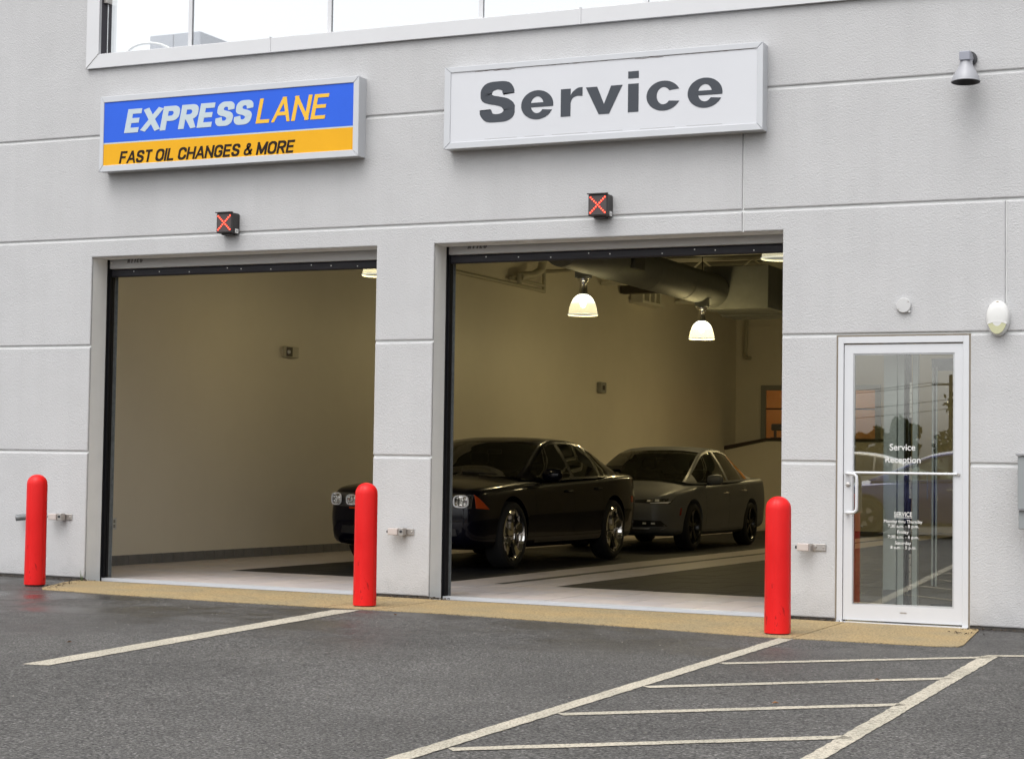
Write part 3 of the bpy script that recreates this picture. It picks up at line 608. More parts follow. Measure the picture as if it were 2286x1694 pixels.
MB().tube([(-3.02, .7, .95), (-3.02, .7, 1.18)], .005, 8).build('pull_bar', ALU, t, smooth=True)
MB().lathe([(.05, 0), (.05, .02), (.03, .05), (0.001, .06)], (-2.88, .7, F(-3, .7)), 'z', 14).build('door_stop', GREYFR, t, smooth=True)

# ------------------------------------------------------------------ shop floor
TS = .33; JT = .006
floor = MB().add([(XW, .245, F(XW, .245)-.012), (-.9, .245, F(-.9, .245)-.012), (-.9, YB, F(-.9, YB)-.012), (XW, YB, F(XW, YB)-.012)], [(0, 1, 2, 3)]).build('shop_floor', GROUT, fix=False); tag(floor, kind='structure')
def zone(x, y):
    if y < 2.40: return 0
    if x < -10.68: return 0
    if x < -8.08: return 1
    if -7.62 <= x < -7.50: return 2
    if x < -6.96: return 0
    return 1
def tile_bounds():
    xs = [-12.05]; 
    x = -11.99
    for lim in (-10.68, -8.08, -7.62, -7.50, -6.96, -.9):
        n = max(1, round((lim-xs[-1])/TS)); a = xs[-1]
        xs += [a+(lim-a)*(k+1)/n for k in range(n)]
    ys = [.34]; n = round((2.40-.34)/TS); ys += [.34+(2.40-.34)*(k+1)/n for k in range(n)]
    while ys[-1] < YB-.2: ys.append(ys[-1]+TS)
    return xs, ys
xs_, ys_ = tile_bounds(); rest = [MB(), MB(), MB()]; cnt = 0; cand = []
for j in range(len(ys_)-1):
    for i in range(len(xs_)-1): cand.append((i, j))
tmats = [TILEL, TILEL2, TILEL3]
for i, j in cand:
    xa, xb, ya, yb = xs_[i]+JT/2, xs_[i+1]-JT/2, ys_[j]+JT/2, ys_[j+1]-JT/2; xm, ym = (xa+xb)/2, (ya+yb)/2
    k = zone(xm, ym); dzv = random.uniform(-.0012, .0012)
    vis = (-11.9 < xm < -3.0) and ym < 3.4 and k != 2 and xm - (-10.75) > -0.42*ym - .4
    mb = MB() if (vis and cnt < 295) else rest[k]
    mb.prismz([(xa, ya), (xb, ya), (xb, yb), (xa, yb)], lambda x, y: F(x, y)-.011, lambda x, y: F(x, y)+dzv)
    if mb is not rest[k]:
        cnt += 1; mb.build('floor_tile', TILED if k == 1 else random.choice(tmats), floor)
tag(rest[0].build('light_tiles', TILEL, floor), kind='stuff'); tag(rest[1].build('dark_tiles', TILED, floor), kind='stuff'); rest[2].build('trench_drain', TRENCH, floor)
# base tiles along the left wall
y = .36; n = 0; rb = MB()
while y < YB-.3:
    q = MB() if n < 70 and y < 14 else rb
    zf = F(XW, y+.1); q.box(XW+.0005, XW+.011, y+.005, y+.205, zf-.012, zf+.107)
    if q is not rb: q.build('base_tile', TILEB, B, bevel=.002); n += 1
    y += .2105
tag(rb.build('base_tiles', TILEB, B), kind='stuff')

# ------------------------------------------------------------------ services inside
t = thing('air_duct', (-9.3, 11, 4.02), 'large round grey metal duct running under the bay ceiling', 'duct')
MB().lathe([(.255, 8.0), (.265, 8.02), (.265, 14.4)], (-9.3, 0, 4.022), 'y', 40).build('duct_tube', DUCTM, t, smooth=True)
for yy in (9.6, 11.2, 12.8): MB().lathe([(.267, -.012), (.272, -.006), (.272, .006), (.267, .012)], (-9.3, yy, 4.022), 'y', 40, False, False).build('seam_ring', DUCTM, t, smooth=True)
MB().box(-9.47, -8.37, 14.4, 15.6, 3.72, 4.42).build('plenum', DUCTM, t, bevel=.01); MB().box(-9.55, -7.4, 15.6, 16.4, 3.70, 4.3).build('branch', DUCTM, t)
MB().box(-9.14, -8.98, 9.9, 10.3, 3.93, 4.12).build('register', DARKF, t)
for yy in (8.8, 12.0): MB().tube([(-9.3, yy, 4.29), (-9.3, yy, 4.8)], .008, 6).build('hanger', STEEL, t)
def pipe(name, paths, label, cat='pipe', material=PIPEM):
    t = thing(name, paths[0][0][0], label, cat)
    for pts, r in paths: MB().tube(pts, r, 12).build('pipe_run', material, t, smooth=True)
    return t
pipe('sprinkler_pipe', [([(-11.97, 1, 3.985), (-11.97, 13.6, 4.01)], .032), ([(-11.97, 13.62, 3.98), (-11.97, 13.62, 4.36)], .035), ([(-11.97, 13.65, 4.34), (-11.5, 13.65, 4.34), (-10.9, 13.65, 4.34)], .03), ([(-11.97, 13.6, 4.10), (-11.97, 12.3, 4.10)], .028)], 'thin cream pipe with a riser along the left wall of the right bay')
pipe('roof_drain', [([(-11.9, 12.5, 4.14), (-11.88, 12.6, 4.16), (-11.85, 12.9, 4.20), (-11.80, 13.1, 4.30), (-11.78, 13.15, 4.5), (-11.78, 13.15, 4.79)], .07), ([(-11.9, 12.45, 4.18), (-11.9, 12.47, 4.02)], .04)], 'bent pale drain elbow high on the left wall near the joist')
pipe('down_pipe', [([(-11.76, 24.35, 4.75), (-11.80, 24.35, 3.62), (-11.76, 24.30, 3.52), (-11.66, 24.25, 3.50)], .045)], 'cream vertical pipe in the far corner above the office window')
t = thing('unit_heater', (-11.9, 18.3, 4.2), 'small white louvred wall unit below the dark beam', 'heater')
MB().box(XW+.01, XW+.28, 17.8, 19.0, 4.42, 4.47).box(XW+.01, XW+.28, 17.8, 19.0, 4.17, 4.22).build('casing', JOISTM, t)
for yy in (17.85, 18.2, 18.5, 18.8): MB().box(XW+.02, XW+.26, yy, yy+.09, 4.22, 4.42).build('louvre', JOISTM, t)

def pendant(x, y, z, label, k=1.):
    t = thing('pendant_lamp', (x, y, z), label, 'lamp', 'bell pendant lamps under the bay ceiling')
    prof = [(.205, 0), (.208, .006), (.200, .016), (.196, .05), (.185, .11), (.165, .17), (.135, .225), (.10, .262), (.062, .284)]
    MB().lathe(prof, (x, y, z), 'z', 32, False, False).build('shade', SHADE, t, smooth=True, fix=False)
    MB().lathe([(.203, -.002), (.211, .003), (.209, .013), (.203, .015)], (x, y, z), 'z', 32, False, False).build('rim', SHADERIM, t, smooth=True)
    MB().lathe([(.062, .285), (.055, .36), (.05, .45), (.055, .46), (.08, .47), (.085, .50), (.03, .51)], (x, y, z), 'z', 24).build('socket', CHROME, t, smooth=True)
    MB().box(x-.10, x+.10, y-.07, y+.07, z+.51, z+.66).build('ballast_box', DUCTM, t, bevel=.006)
    MB().tube([(x, y, z+.66), (x, y, 4.8)], .008, 6).build('cord', DARKF, t)
    MB().lathe([(.02, .28), (.045, .22), (.05, .17), (.035, .12), (.001, .10)], (x, y, z), 'z', 16).build('bulb', mat('bulb', (1, 1, .9), .4, emit=(1, .93, .72), estr=1.6), t, smooth=True)
    pl = bpy.data.lights.new('pendant_light', 'POINT'); pl.energy = PEND_W*k; pl.color = (1, .80, .40); pl.shadow_soft_size = .10
    po = bpy.data.objects.new('pendant_light', pl); COL.objects.link(po); po.parent = t; po.location = (0, 0, .05)
    return t
PEND_W = 15
pendant(-9.419, 9.07, 3.206, 'lit bell pendant lamp nearer to the camera under the round duct')
pendant(-9.222, 13.6, 3.177, 'lit bell pendant lamp farther back beside the duct plenum', 2.4)
pendant(-9.85, 4.05, 3.27, 'lit pendant lamp cut off by the right edge of the left bay', 1.0)
pendant(-5.14, 3.85, 3.285, 'lit pendant lamp cut off at the top right corner of the right bay', .4)
pendant(-8.2, 18.2, 3.16, 'unseen pendant lamp added deep in the bay to brighten its far end', 5.0)  # unseen lamp behind the right pier, added to light the far walls
pendant(-5.2, 9.0, 3.20, 'lit pendant lamp in the right row hidden behind the wall')
pendant(-5.2, 13.6, 3.18, 'lit pendant lamp at the end of the right row behind the wall')

t = thing('wall_strobe', (XW, 5.75, 2.53), 'small square alarm strobe on the left bay wall', 'alarm')
MB().box(XW, XW+.05, 5.585, 5.90, 2.462, 2.60).build('housing', PIPEM, t, bevel=.006); MB().box(XW+.05, XW+.056, 5.60, 5.74, 2.475, 2.59).build('grille', mat('strobe_grille', (.10, .09, .08), .6, var=.6, vscale=90), t); MB().lathe([(.025, 0), (.02, .02)], (XW+.056, 5.64, 2.53), 'x', 12).build('lens', LABEL, t, smooth=True)
t = thing('wall_switch_box', (XW, 16.4, 2.53), 'tiny dark box on the wall above the grey car', 'switch box')
MB().box(XW, XW+.08, 16.25, 16.52, 2.44, 2.63).build('case', GREYFR, t, bevel=.01); MB().box(XW+.08, XW+.085, 16.33, 16.43, 2.49, 2.57).build('button', LAMPIN, t)
t = thing('wall_outlet', (XW, 2.2, .47), 'white outlet cover low on the wall by the left track', 'outlet')
MB().box(XW, XW+.008, 2.155, 2.24, .41, .535).build('plate', PLASTW, t, bevel=.002); MB().box(XW+.008, XW+.010, 2.18, 2.215, .43, .465).box(XW+.008, XW+.010, 2.18, 2.215, .48, .515).build('socket', GREYFR, t)

# ------------------------------------------------------------------ signs
def cabinet(x0, x1, z0, z1, fx0, fx1, fz0, fz1, label, dep=.137):
    t = thing('wall_sign', ((x0+x1)/2, 0, z0), label, 'sign')
    MB().box(x0+.004, x1-.004, -dep+.02, 0, z0+.004, z1-.004).build('cabinet', SIGNFR, t)
    o = [(x0, z0), (x1, z0), (x1, z1), (x0, z1)]; i_ = [(fx0, fz0), (fx1, fz0), (fx1, fz1), (fx0, fz1)]; g_ = .0015
    for k in range(4):
        a, b, c, d = o[k], o[(k+1) % 4], i_[(k+1) % 4], i_[k]
        dx, dz_ = (b[0]-a[0]), (b[1]-a[1]); L_ = math.hypot(dx, dz_); ex, ez = dx/L_*g_, dz_/L_*g_
        q = [(a[0]+ex, a[1]+ez), (b[0]-ex, b[1]-ez), (c[0]-ex, c[1]-ez), (d[0]+ex, d[1]+ez)]
        MB().prism(q, -dep-.004, -dep+.021).build('frame_rail', SIGNFR, t, bevel=.003)
    return t
Y_ = -.133
t = cabinet(-10.588, -7.820, 3.853, 4.562, -10.545, -7.876, 3.912, 4.506, 'blue and yellow lightbox sign over the left bay reading EXPRESSLANE')
MB().box(-10.547, -7.874, Y_, Y_+.02, 4.126, 4.508).build('blue_face', BLUE, t); MB().box(-10.547, -7.874, Y_, Y_+.02, 3.910, 4.112).build('yellow_face', YEL, t); MB().box(-10.547, -7.874, Y_+.001, Y_+.02, 4.1125, 4.1255).build('divider', LETW, t)
caps_text('EXPRESS', (-10.315, -8.893, 4.205, 4.426), Y_, LETW, t, .062, shear=.20, gap=.22, tv=.046)
caps_text('LANE', (-8.880, -8.113, 4.205, 4.428), Y_, LETY, t, .038, shear=.20, gap=.62, tv=.032)
caps_text('FAST OIL CHANGES & MORE', (-10.366, -8.458, 3.922, 4.036), Y_, LETD, t, .0215, shear=.20, gap=.38, space=2.0, tv=.020)
t = cabinet(-6.985, -4.162, 3.862, 4.567, -6.925, -4.211, 3.918, 4.519, 'white lightbox sign over the right bay reading Service')
MB().box(-6.927, -4.209, Y_, Y_+.02, 3.916, 4.521).build('white_face', SIGNW, t)
for ch, x0, x1, z0, z1 in (('S', -6.646, -6.322, 4.068, 4.415), ('e', -6.264, -5.971, 4.069, 4.314), ('r', -5.903, -5.709, 4.075, 4.312), ('v', -5.679, -5.355, 4.075, 4.306), ('i', -5.306, -5.214, 4.075, 4.411), ('c', -5.145, -4.851, 4.069, 4.314), ('e', -4.792, -4.498, 4.069, 4.313)):
    wide_letter(ch, (x0, x1, z0, z1), Y_, LETG, t)
ck = MB()
def crack(xa, xb, z, amp):
    n = int((xb-xa)/.02); pts = [(xa+(xb-xa)*k/n, Y_-.001, z+random.uniform(-amp, amp)*math.sin(math.pi*k/n)) for k in range(n+1)]
    ck.tube(pts, [.0012+.0025*abs(math.sin(3.1*k/n))*random.random() for k in range(n+1)], 5)
crack(-6.70, -6.33, 4.512, .006); crack(-6.33, -5.2, 4.519, .001); crack(-5.25, -5.0, 4.512, .006); crack(-5.0, -4.24, 4.518, .001)
ck.build('crack', CRACK, t)
sm = MB()
for xa, xb in ((-6.6, -6.3), (-6.23, -6.05), (-5.98, -5.66), (-5.62, -5.35), (-5.2, -4.9), (-4.8, -4.5)): sm.box(xa, xb, Y_-.0008, Y_, 3.930, 3.932)
sm.build('scuff', GREYFR, t)

def signal(x0, x1, z0, z1, label):
    xm, zm = (x0+x1)/2, (z0+z1)/2
    t = thing('lane_signal', (xm, 0, z0), label, 'signal', 'red cross lane signals over the bays')
    MB().box(x0, x1, -.125, 0, z0, z1).build('housing', SIGBOX, t, bevel=.006)
    MB().box(x0+.012, x1-.012, -.128, -.124, z0+.012, z1-.012).build('face', SIGFACE, t)
    MB().box(x0-.004, x1+.004, -.145, -.12, z1-.002, z1+.006).build('visor', SIGBOX, t)
    s = (x1-x0)*.37; d = MB(); h = MB()
    for k in range(-4, 5):
        for sg in (1, -1):
            if k == 0 and sg < 0: continue
            h.lathe([(.0098, 0), (.009, -.002)], (xm+s*k/4, -.128, zm+sg*s*k/4), 'y', 12, False, True); d.lathe([(.0052, -.002), (.004, -.006)], (xm+s*k/4, -.1285, zm+sg*s*k/4), 'y', 10)
    h.build('lens', LEDHALO, t); d.build('diode', LED, t)  # the wider discs are painted glow round the diodes
    MB().box(x1+.0, x1+.0012, -.075, -.02, z0+.004, z0+.042).build('sticker', LABEL, t)
    MB().box(x1+.0012, x1+.0016, -.06, -.035, z0+.016, z0+.027).build('print', GREYFR, t)
    MB().box(xm-.05, xm+.05, -.09, -.02, z0-.014, z0).build('bracket', SIGBOX, t)
signal(-9.281, -9.112, 3.232, 3.416, 'black lane signal box with red LED cross over the left bay')
signal(-5.650, -5.478, 3.236, 3.416, 'black lane signal box with red LED cross over the right bay')

# ------------------------------------------------------------------ small wall things
def photo_eye(x, z, label, flip=False):
    t = thing('photo_eye', (x, 0, z), label, 'sensor', 'steel door sensors on brackets')
    MB().box(x+.085, x+.20, -.012, 0, z-.028, z+.028).build('bracket', STEEL, t, bevel=.004)
    MB().box(x+.085, x+.095, -.085, -.012, z-.027, z+.027).build('arm', STEEL, t)
    if flip: MB().box(x+.095, x+.135, -.09, -.02, z-.032, z+.034).build('clamp', STEEL, t, bevel=.004)
    MB().box(x-.01, x+.084, -.10, -.045, z-.028, z+.03).build('housing', mat('sensor_case', (.50, .44, .41), .4, var=.06), t, bevel=.005)
    MB().lathe([(.014, 0), (.012, -.018)], (x-.01, -.072, z), 'x', 14).build('lens', LAMPIN, t, smooth=True)
    MB().lathe([(.013, 0), (.010, -.010)], (x+.115, -.09 if flip else -.012, z+.004), 'y', 12).build('bolt', LAMPIN if flip else STEEL, t)
    MB().lathe([(.009, 0), (.007, -.008)], (x+.178, -.012, z), 'y', 10).build('bolt', STEEL, t)
photo_eye(-7.475, .588, 'steel sensor on a bracket on the pier between the two bays', True)
photo_eye(-11.10, .622, 'steel sensor on a bracket beside the leftmost red bollard', True)
photo_eye(-3.86, .572, 'steel sensor on a bracket between the right bollard and glass door')
t = thing('hose_bib', (-11.40, 0, .61), 'small grey pipe stub sticking out of the wall left of the first bollard', 'pipe')
MB().lathe([(.042, 0), (.042, -.015), (.03, -.02)], (-11.40, 0, .612), 'y', 18).build('flange', GALV, t, smooth=True)
MB().tube([(-11.40, -.015, .612), (-11.43, -.07, .608), (-11.475, -.11, .60)], .03, 14).build('spout', GALV, t, smooth=True)
MB().tube([(-11.474, -.109, .6002), (-11.477, -.112, .5998)], .022, 14).build('bore', LAMPIN, t)

t = thing('wall_lamp', (-2.56, 0, 4.3), 'grey bell-shaped spotlight high on the wall at upper right', 'lamp')
MB().box(-2.605, -2.523, -.235, -.12, 4.275, 4.345).build('socket_housing', mat('lamp_socket', (.27, .28, .33), .4), t, bevel=.006)
MB().tube([(-2.565, -.13, 4.31), (-2.565, -.001, 4.33)], .03, 12).build('arm', LAMPG, t, smooth=True); MB().lathe([(.055, 0), (.055, -.02)], (-2.565, 0, 4.33), 'y', 20).build('base_plate', LAMPIN, t)
bell = [(.046, .0), (.052, -.03), (.062, -.055), (.078, -.08), (.094, -.11), (.104, -.14), (.107, -.155)]
ax = Vector((0, -.25, -1)).normalized()
def tilt(mb, piv, ang):
    c, s = math.cos(ang), math.sin(ang)
    mb.v = [(x, piv[1]+(y-piv[1])*c-(z-piv[2])*s, piv[2]+(y-piv[1])*s+(z-piv[2])*c) for x, y, z in mb.v]; return mb
tilt(MB().lathe(bell, (-2.564, -.18, 4.275), 'z', 32, True, False), (-2.564, -.18, 4.275), R(-2)).build('bell', LAMPG, t, smooth=True)
tilt(MB().lathe([(.107, -.154), (.104, -.156), (.07, -.09), (.001, -.07)], (-2.564, -.18, 4.275), 'z', 32, False, False), (-2.564, -.18, 4.275), R(-2)).build('reflector', LAMPIN, t, smooth=True)
tilt(MB().lathe([(.1065, -.150), (.110, -.155), (.1065, -.160)], (-2.564, -.18, 4.275), 'z', 32, False, False), (-2.564, -.18, 4.275), R(-2)).build('rim', LAMPG, t, smooth=True)

t = thing('cover_plate', (-3.062, 0, 2.45), 'round blank grey cover plate above the glass door', 'cover plate')
MB().lathe([(.058, 0), (.058, -.02), (.054, -.026), (.001, -.027)], (-3.062, 0, 2.452), 'y', 32, True, False).build('disc', PLASTG, t, smooth=True)
for a in (40, 215): MB().lathe([(.006, 0), (.004, -.004)], (-3.062+.046*math.cos(R(a)), -.026, 2.452+.046*math.sin(R(a))), 'y', 8).build('screw', STEEL, t)
MB().lathe([(.012, 0), (.010, -.02)], (-3.02, 0, 2.405), 'y', 10).build('plug', PLASTG, t)

t = thing('emergency_light', (-2.345, 0, 2.34), 'white oval wall light with pale green lower lens right of the door', 'lamp')
def oval(a, bt, bb, y0, y1, ins):
    mb = MB(); n = 40
    for yy, k in ((0, 1.0), (y0, 1.0), (y1, .93), (y1-.012, .80), (y1-.018, .5), (y1-.02, .02)):
        mb.v += [(-2.347+a*k*math.cos(2*math.pi*i/n), yy, 2.35+(bt if math.sin(2*math.pi*i/n) > 0 else bb)*k*math.sin(2*math.pi*i/n)*1.0) for i in range(n)]
    for r_ in range(5): mb.f += [(r_*n+i, r_*n+(i+1) % n, (r_+1)*n+(i+1) % n, (r_+1)*n+i) for i in range(n)]
    mb.mi = [0]*len(mb.f); return mb
oval(.087, .122, .146, -.03, -.05, 0).build('shell', PLASTW, t, smooth=True, angle=60)
n = 24; pts = [(-2.347+.074*math.cos(R(a)), 2.35+.132*math.sin(R(a))) for a in np.linspace(205, 335, n)] + [(-2.347+.072*u, 2.292+.018*(1-u*u)) for u in np.linspace(.93, -.93, 12)]
MB().prism(pts, -.068, -.04).build('lens', LENSG, t, bevel=.004)
MB().lathe([(.014, 0), (.010, -.004)], (-2.347, -.052, 2.452), 'y', 14).build('indicator', mat('indicator', (.35, .30, .22), .4), t)
MB().prism([(-2.42+.146*k/14, 2.298+.020*(1-((k-7)/7)**2)) for k in range(15)] + [(-2.274-.146*k/14, 2.29+.018*(1-((k-7)/7)**2)) for k in range(15)], -.070, -.045).build('lip', PLASTW, t)

t = thing('drop_box', (-1.98, 0, .76), 'grey two-tier metal drop box on the wall at the right edge', 'box')
MB().box(-2.165, -1.75, -.25, 0, .912, 1.30).build('upper_bin', BOXG, t, bevel=.004); MB().box(-2.160, -1.755, -.235, 0, .765, .905).build('lower_bin', BOXG, t, bevel=.004)
MB().box(-2.178, -1.737, -.265, 0, 1.303, 1.322).build('lid', BOXD, t, bevel=.003); MB().box(-2.165, -1.75, -.262, -.24, .905, .911).build('ledge', BOXD, t); MB().box(-2.10, -1.8, -.24, 0, 1.322, 1.330).build('hinge_strip', DARKF, t)

# ------------------------------------------------------------------ bollards
def bollard(x, y, h, label, rot=0.):
    zb = G(x)+.004
    t = thing('bollard', (x, y, zb), label, 'bollard', 'red bollards before the bays')
    n = 72; r0 = .0915; mb = MB(); prof = []
    hz = h-.095
    for z, k in [(0.012, 1.03), (.03, 1.035), (.3, 1.02), (.6, 1.005), (hz, 1.0), (hz+.012, .99)] + [(hz+.012+.083*math.sin(R(a)), math.cos(R(a))*.985+.005) for a in (12, 25, 38, 50, 62, 72, 81, 87)]:
        for i in range(n):
            a = 2*math.pi*i/n+rot
            fl = .0055*max(0, math.cos(4*a))**10 if z < hz else .0035*max(0, math.cos(4*a))**10
            rr = r0*k - fl*min(1, k)
            mb.v.append((x+rr*math.cos(a), y+rr*math.sin(a), zb+z))
    m_ = len(mb.v)//n
    for j in range(m_-1): mb.f += [(j*n+i, j*n+(i+1) % n, (j+1)*n+(i+1) % n, (j+1)*n+i) for i in range(n)]
    mb.f.append(tuple((m_-1)*n+i for i in range(n))); mb.mi = [0]*len(mb.f)
    mb.build('sleeve', RED, t, smooth=True, angle=50)
    MB().lathe([(.08, -.02), (.088, .02)], (x, y, zb), 'z', 24).build('post_foot', RUST, t)
    return t
bollard(-10.68, -.80, .995, 'leftmost red bollard on the asphalt by the left wall', R(25))
bollard(-7.207, -.99, 1.0, 'middle red bollard on the apron before the pier', R(10))
bollard(-3.675, -1.30, .985, 'rightmost red bollard beside the glass door', R(0))

# ------------------------------------------------------------------ cars
def pchip(xs, ys):
    xs, ys = np.array(xs, float), np.array(ys, float); h = np.diff(xs); d = np.diff(ys)/h; m_ = np.zeros(len(xs)); m_[0], m_[-1] = d[0], d[-1]
    for i in range(1, len(xs)-1):
        if d[i-1]*d[i] > 0: w1, w2 = 2*h[i]+h[i-1], h[i]+2*h[i-1]; m_[i] = (w1+w2)/(w1/d[i-1]+w2/d[i])
    def f(x):
        x = np.clip(x, xs[0], xs[-1]); i = np.clip(np.searchsorted(xs, x)-1, 0, len(xs)-2); t = (x-xs[i])/h[i]
        return (ys[i]*(2*t**3-3*t**2+1)+h[i]*m_[i]*(t**3-2*t**2+t)+ys[i+1]*(-2*t**3+3*t**2)+h[i]*m_[i+1]*(t**3-t**2))
    return lambda x: float(f(np.array(float(x))))
def build_car(name, S, label, cat, paint, loc, rotz=0., group=None):
    """local frame: front bumper at y=0, rear towards +y, centre line x=0, wheels on z=0"""
    car = bpy.data.objects.new(name, None); COL.objects.link(car); car.location = loc; car.rotation_euler = (0, 0, rotz)
    tag(car, label, cat, group); ORIG[car.name] = Vector()
    L_ = S['L']; W = pchip(*zip(*S['W'])); ZB = pchip(*zip(*S['zb'])); ZS = pchip(*zip(*S['zs'])); ZT = pchip(*zip(*S['zt']))
    st = sorted(set(list(np.r_[0, .008, .025, .05, .08, .12, .17, .23, .3]) + list(np.linspace(.36, L_-.3, 62)) + list(L_-np.r_[.23, .17, .12, .08, .05, .025, .008, 0]) + list(S['doors'])))
    NS = 27; bm = bmesh.new(); rows = []
    def section(y):
        w_, zb, zs, zt = W(y), ZB(y), ZS(y), ZT(y); zm = zb+(zs-zb)*.50
        P = [(0, zb), (.72*w_, zb), (.93*w_, zb+.035), (.975*w_, zb+.11), (.985*w_, zb+(zs-zb)*.30), (w_, zm), (.992*w_, zb+(zs-zb)*.72), (.965*w_, zs-.05), (.94*w_, zs-.008), (.885*w_, zs+.018*S.get('crest', 1)), (.74*w_, zs+(zt-zs)*.55), (.45*w_, zt-.008), (.2*w_, zt), (0, zt)]
        return catmull(P, NS)
    for y in st:
        h = section(y); loop = [(x, z) for x, z in h] + [(-x, z) for x, z in h[-2:0:-1]]
        rows.append([bm.verts.new((x, y, z)) for x, z in loop])
    n = len(rows[0])
    for a, b in zip(rows[:-1], rows[1:]):
        for i in range(n): bm.faces.new((a[i], a[(i+1) % n], b[(i+1) % n], b[i]))
    bm.faces.new(rows[0][::-1]); bm.faces.new(rows[-1]); bmesh.ops.recalc_face_normals(bm, faces=bm.faces)
    me = bpy.data.meshes.new('body'); bm.to_mesh(me); bm.free(); me.materials.append(paint); me.materials.append(WELL)
    tmp = bpy.data.objects.new('tmp', me); COL.objects.link(tmp)
    wc = [(s, y) for y in (S['fw'], S['fw']+S['wb']) for s in (1, -1)]; RW = S['rw']; wz = RW
    cb = MB()
    for s, y in wc:
        x0, x1 = (.60, 1.2) if s > 0 else (-1.2, -.60)
        cb.lathe([(RW*1.13, x0), (RW*1.13, x1)], (0, y, wz+.01), 'x', 40)
    cut = cb.build('cut', WELL); md = tmp.modifiers.new('b', 'BOOLEAN'); md.operation = 'DIFFERENCE'; md.object = cut; md.solver = 'EXACT'
    dg = bpy.context.evaluated_depsgraph_get(); me2 = bpy.data.meshes.new_from_object(tmp.evaluated_get(dg))
    bpy.data.objects.remove(tmp); bpy.data.objects.remove(cut)
    bm = bmesh.new(); bm.from_mesh(me2)
    for f in bm.faces:
        c = f.calc_center_median(); f.material_index = 0
        for s, y in wc:
            rr = math.hypot(c.y-y, c.z-wz-.01)
            if rr < RW*1.13+.004 and abs(c.x) > .55 and abs(c.x) < W(c.y)*.999 and (abs(rr-RW*1.13) < .012 or abs(abs(c.x)-.60) < .01): f.material_index = 1
    # doors: side faces between the door stations
    ds = S['doors']; grp = {}
    for f in bm.faces:
        c = f.calc_center_median()
        if f.material_index or abs(c.x) < .6: continue
        w_, zb, zs = W(c.y), ZB(c.y), ZS(c.y)
        if zb+.085 < c.z < zs-.0 and abs(c.x) > .90*w_:
            for k in range(len(ds)-1):
                if ds[k] < c.y < ds[k+1] and all(math.hypot(c.y-y, c.z-wz) > RW*1.18 for _, y in wc): grp.setdefault((k, c.x > 0), []).append(f)
    tree = BVHTree.FromBMesh(bm)
    doors = []
    for (k, s), fs in grp.items():
        vm = {}; vv = []; ff = []
        for f in fs:
            q = []
            for v in f.verts:
                if v not in vm: vm[v] = len(vv); vv.append(tuple(v.co))
                q.append(vm[v])
            ff.append(tuple(q))
        mb = MB(); mb.add(vv, ff); doors.append((k, s, mb.build('door', paint, car, smooth=True, fix=False)))
    bmesh.ops.delete(bm, geom=[f for fs in grp.values() for f in fs], context='FACES')
    me3 = bpy.data.meshes.new('body'); bm.to_mesh(me3); bm.free(); me3.materials.clear(); me3.materials.append(paint); me3.materials.append(WELL)
    me3.polygons.foreach_set('use_smooth', [True]*len(me3.polygons)); me3.set_sharp_from_angle(angle=R(38))
    body = link('body', me3, car)
    def hitx(y, z, s):
        h = tree.ray_cast(Vector((s*1.5, y, z)), Vector((-s, 0, 0))); return h[0].x if h[0] else s*W(y)
    def hity(x, z, front=True):
        h = tree.ray_cast(Vector((x, -1 if front else L_+1, z)), Vector((0, 1 if front else -1, 0))); return h[0].y if h[0] else (0 if front else L_)
    # shut lines and handles
    sl_ = MB()
    for k in range(len(ds)):
        for s in (1, -1):
            zz = np.linspace(ZB(ds[k])+.09, ZS(ds[k])+.005, 9); sl_.tube([(hitx(ds[k], z, s)-s*.002, ds[k], z) for z in zz], .0035, 5)
    for s in (1, -1):
        yy = np.linspace(ds[0], ds[-1], 22); sl_.tube([(hitx(y, ZB(y)+.09, s)-s*.002, y, ZB(y)+.09) for y in yy if all(abs(y-q[1]) > RW*1.2 for q in wc)], .0035, 5)
    sl_.build('shut_line', WELL, car)
    for k, s, d in doors:
        sg = 1 if s else -1; y = ds[k+1]-.16; z = ZS(y)-S.get('hdrop', .10); x = hitx(y, z, sg)
        MB().tube([(x-sg*.01, y-.09, z), (x+sg*.022, y-.075, z), (x+sg*.024, y+.06, z), (x-sg*.01, y+.085, z)], .013, 8).build('handle', paint if not S.get('chrome') else CHROME, d, smooth=True)
    # greenhouse
    Gy = S['gy']; zt2, wb2, wt2, zb2 = (pchip(Gy, S[k]) for k in ('g_top', 'g_wb', 'g_wt', 'g_zb'))
    ya, yb = Gy[0], Gy[-1]; wy = S['glass']      # windshield end, B pillar, C split, side end, backlight start
    ys = sorted(set(list(np.linspace(ya, yb, 74)) + wy['cuts'])); vf = [0, .07, .93, 1.0]
    def gsec(y):
        zt, wb_, wt_, zb_ = zt2(y), wb2(y), wt2(y), zb2(y); ze = max(zb_+.004, zt-.055*min(1, (zt-zb_)/.3)); h = ze-zb_
        P = []
        for v in (0, .06, .3, .6, .955, 1.0):
            bow = .018*math.sin(math.pi*v)*min(1, h/.3); P.append((wb_+(wt_-wb_)*v+bow, zb_+h*v))
        P += [(wt_*.985, ze+(zt-ze)*.20), (wt_*.94, ze+(zt-ze)*.42), (wt_*.6, ze+(zt-ze)*.86), (wt_*.3, zt-(zt-ze)*.03), (0, zt)]
        return P
    parts = {}
    def put(key, quadv): parts.setdefault(key, []).append(quadv)
    secs = [gsec(y) for y in ys]
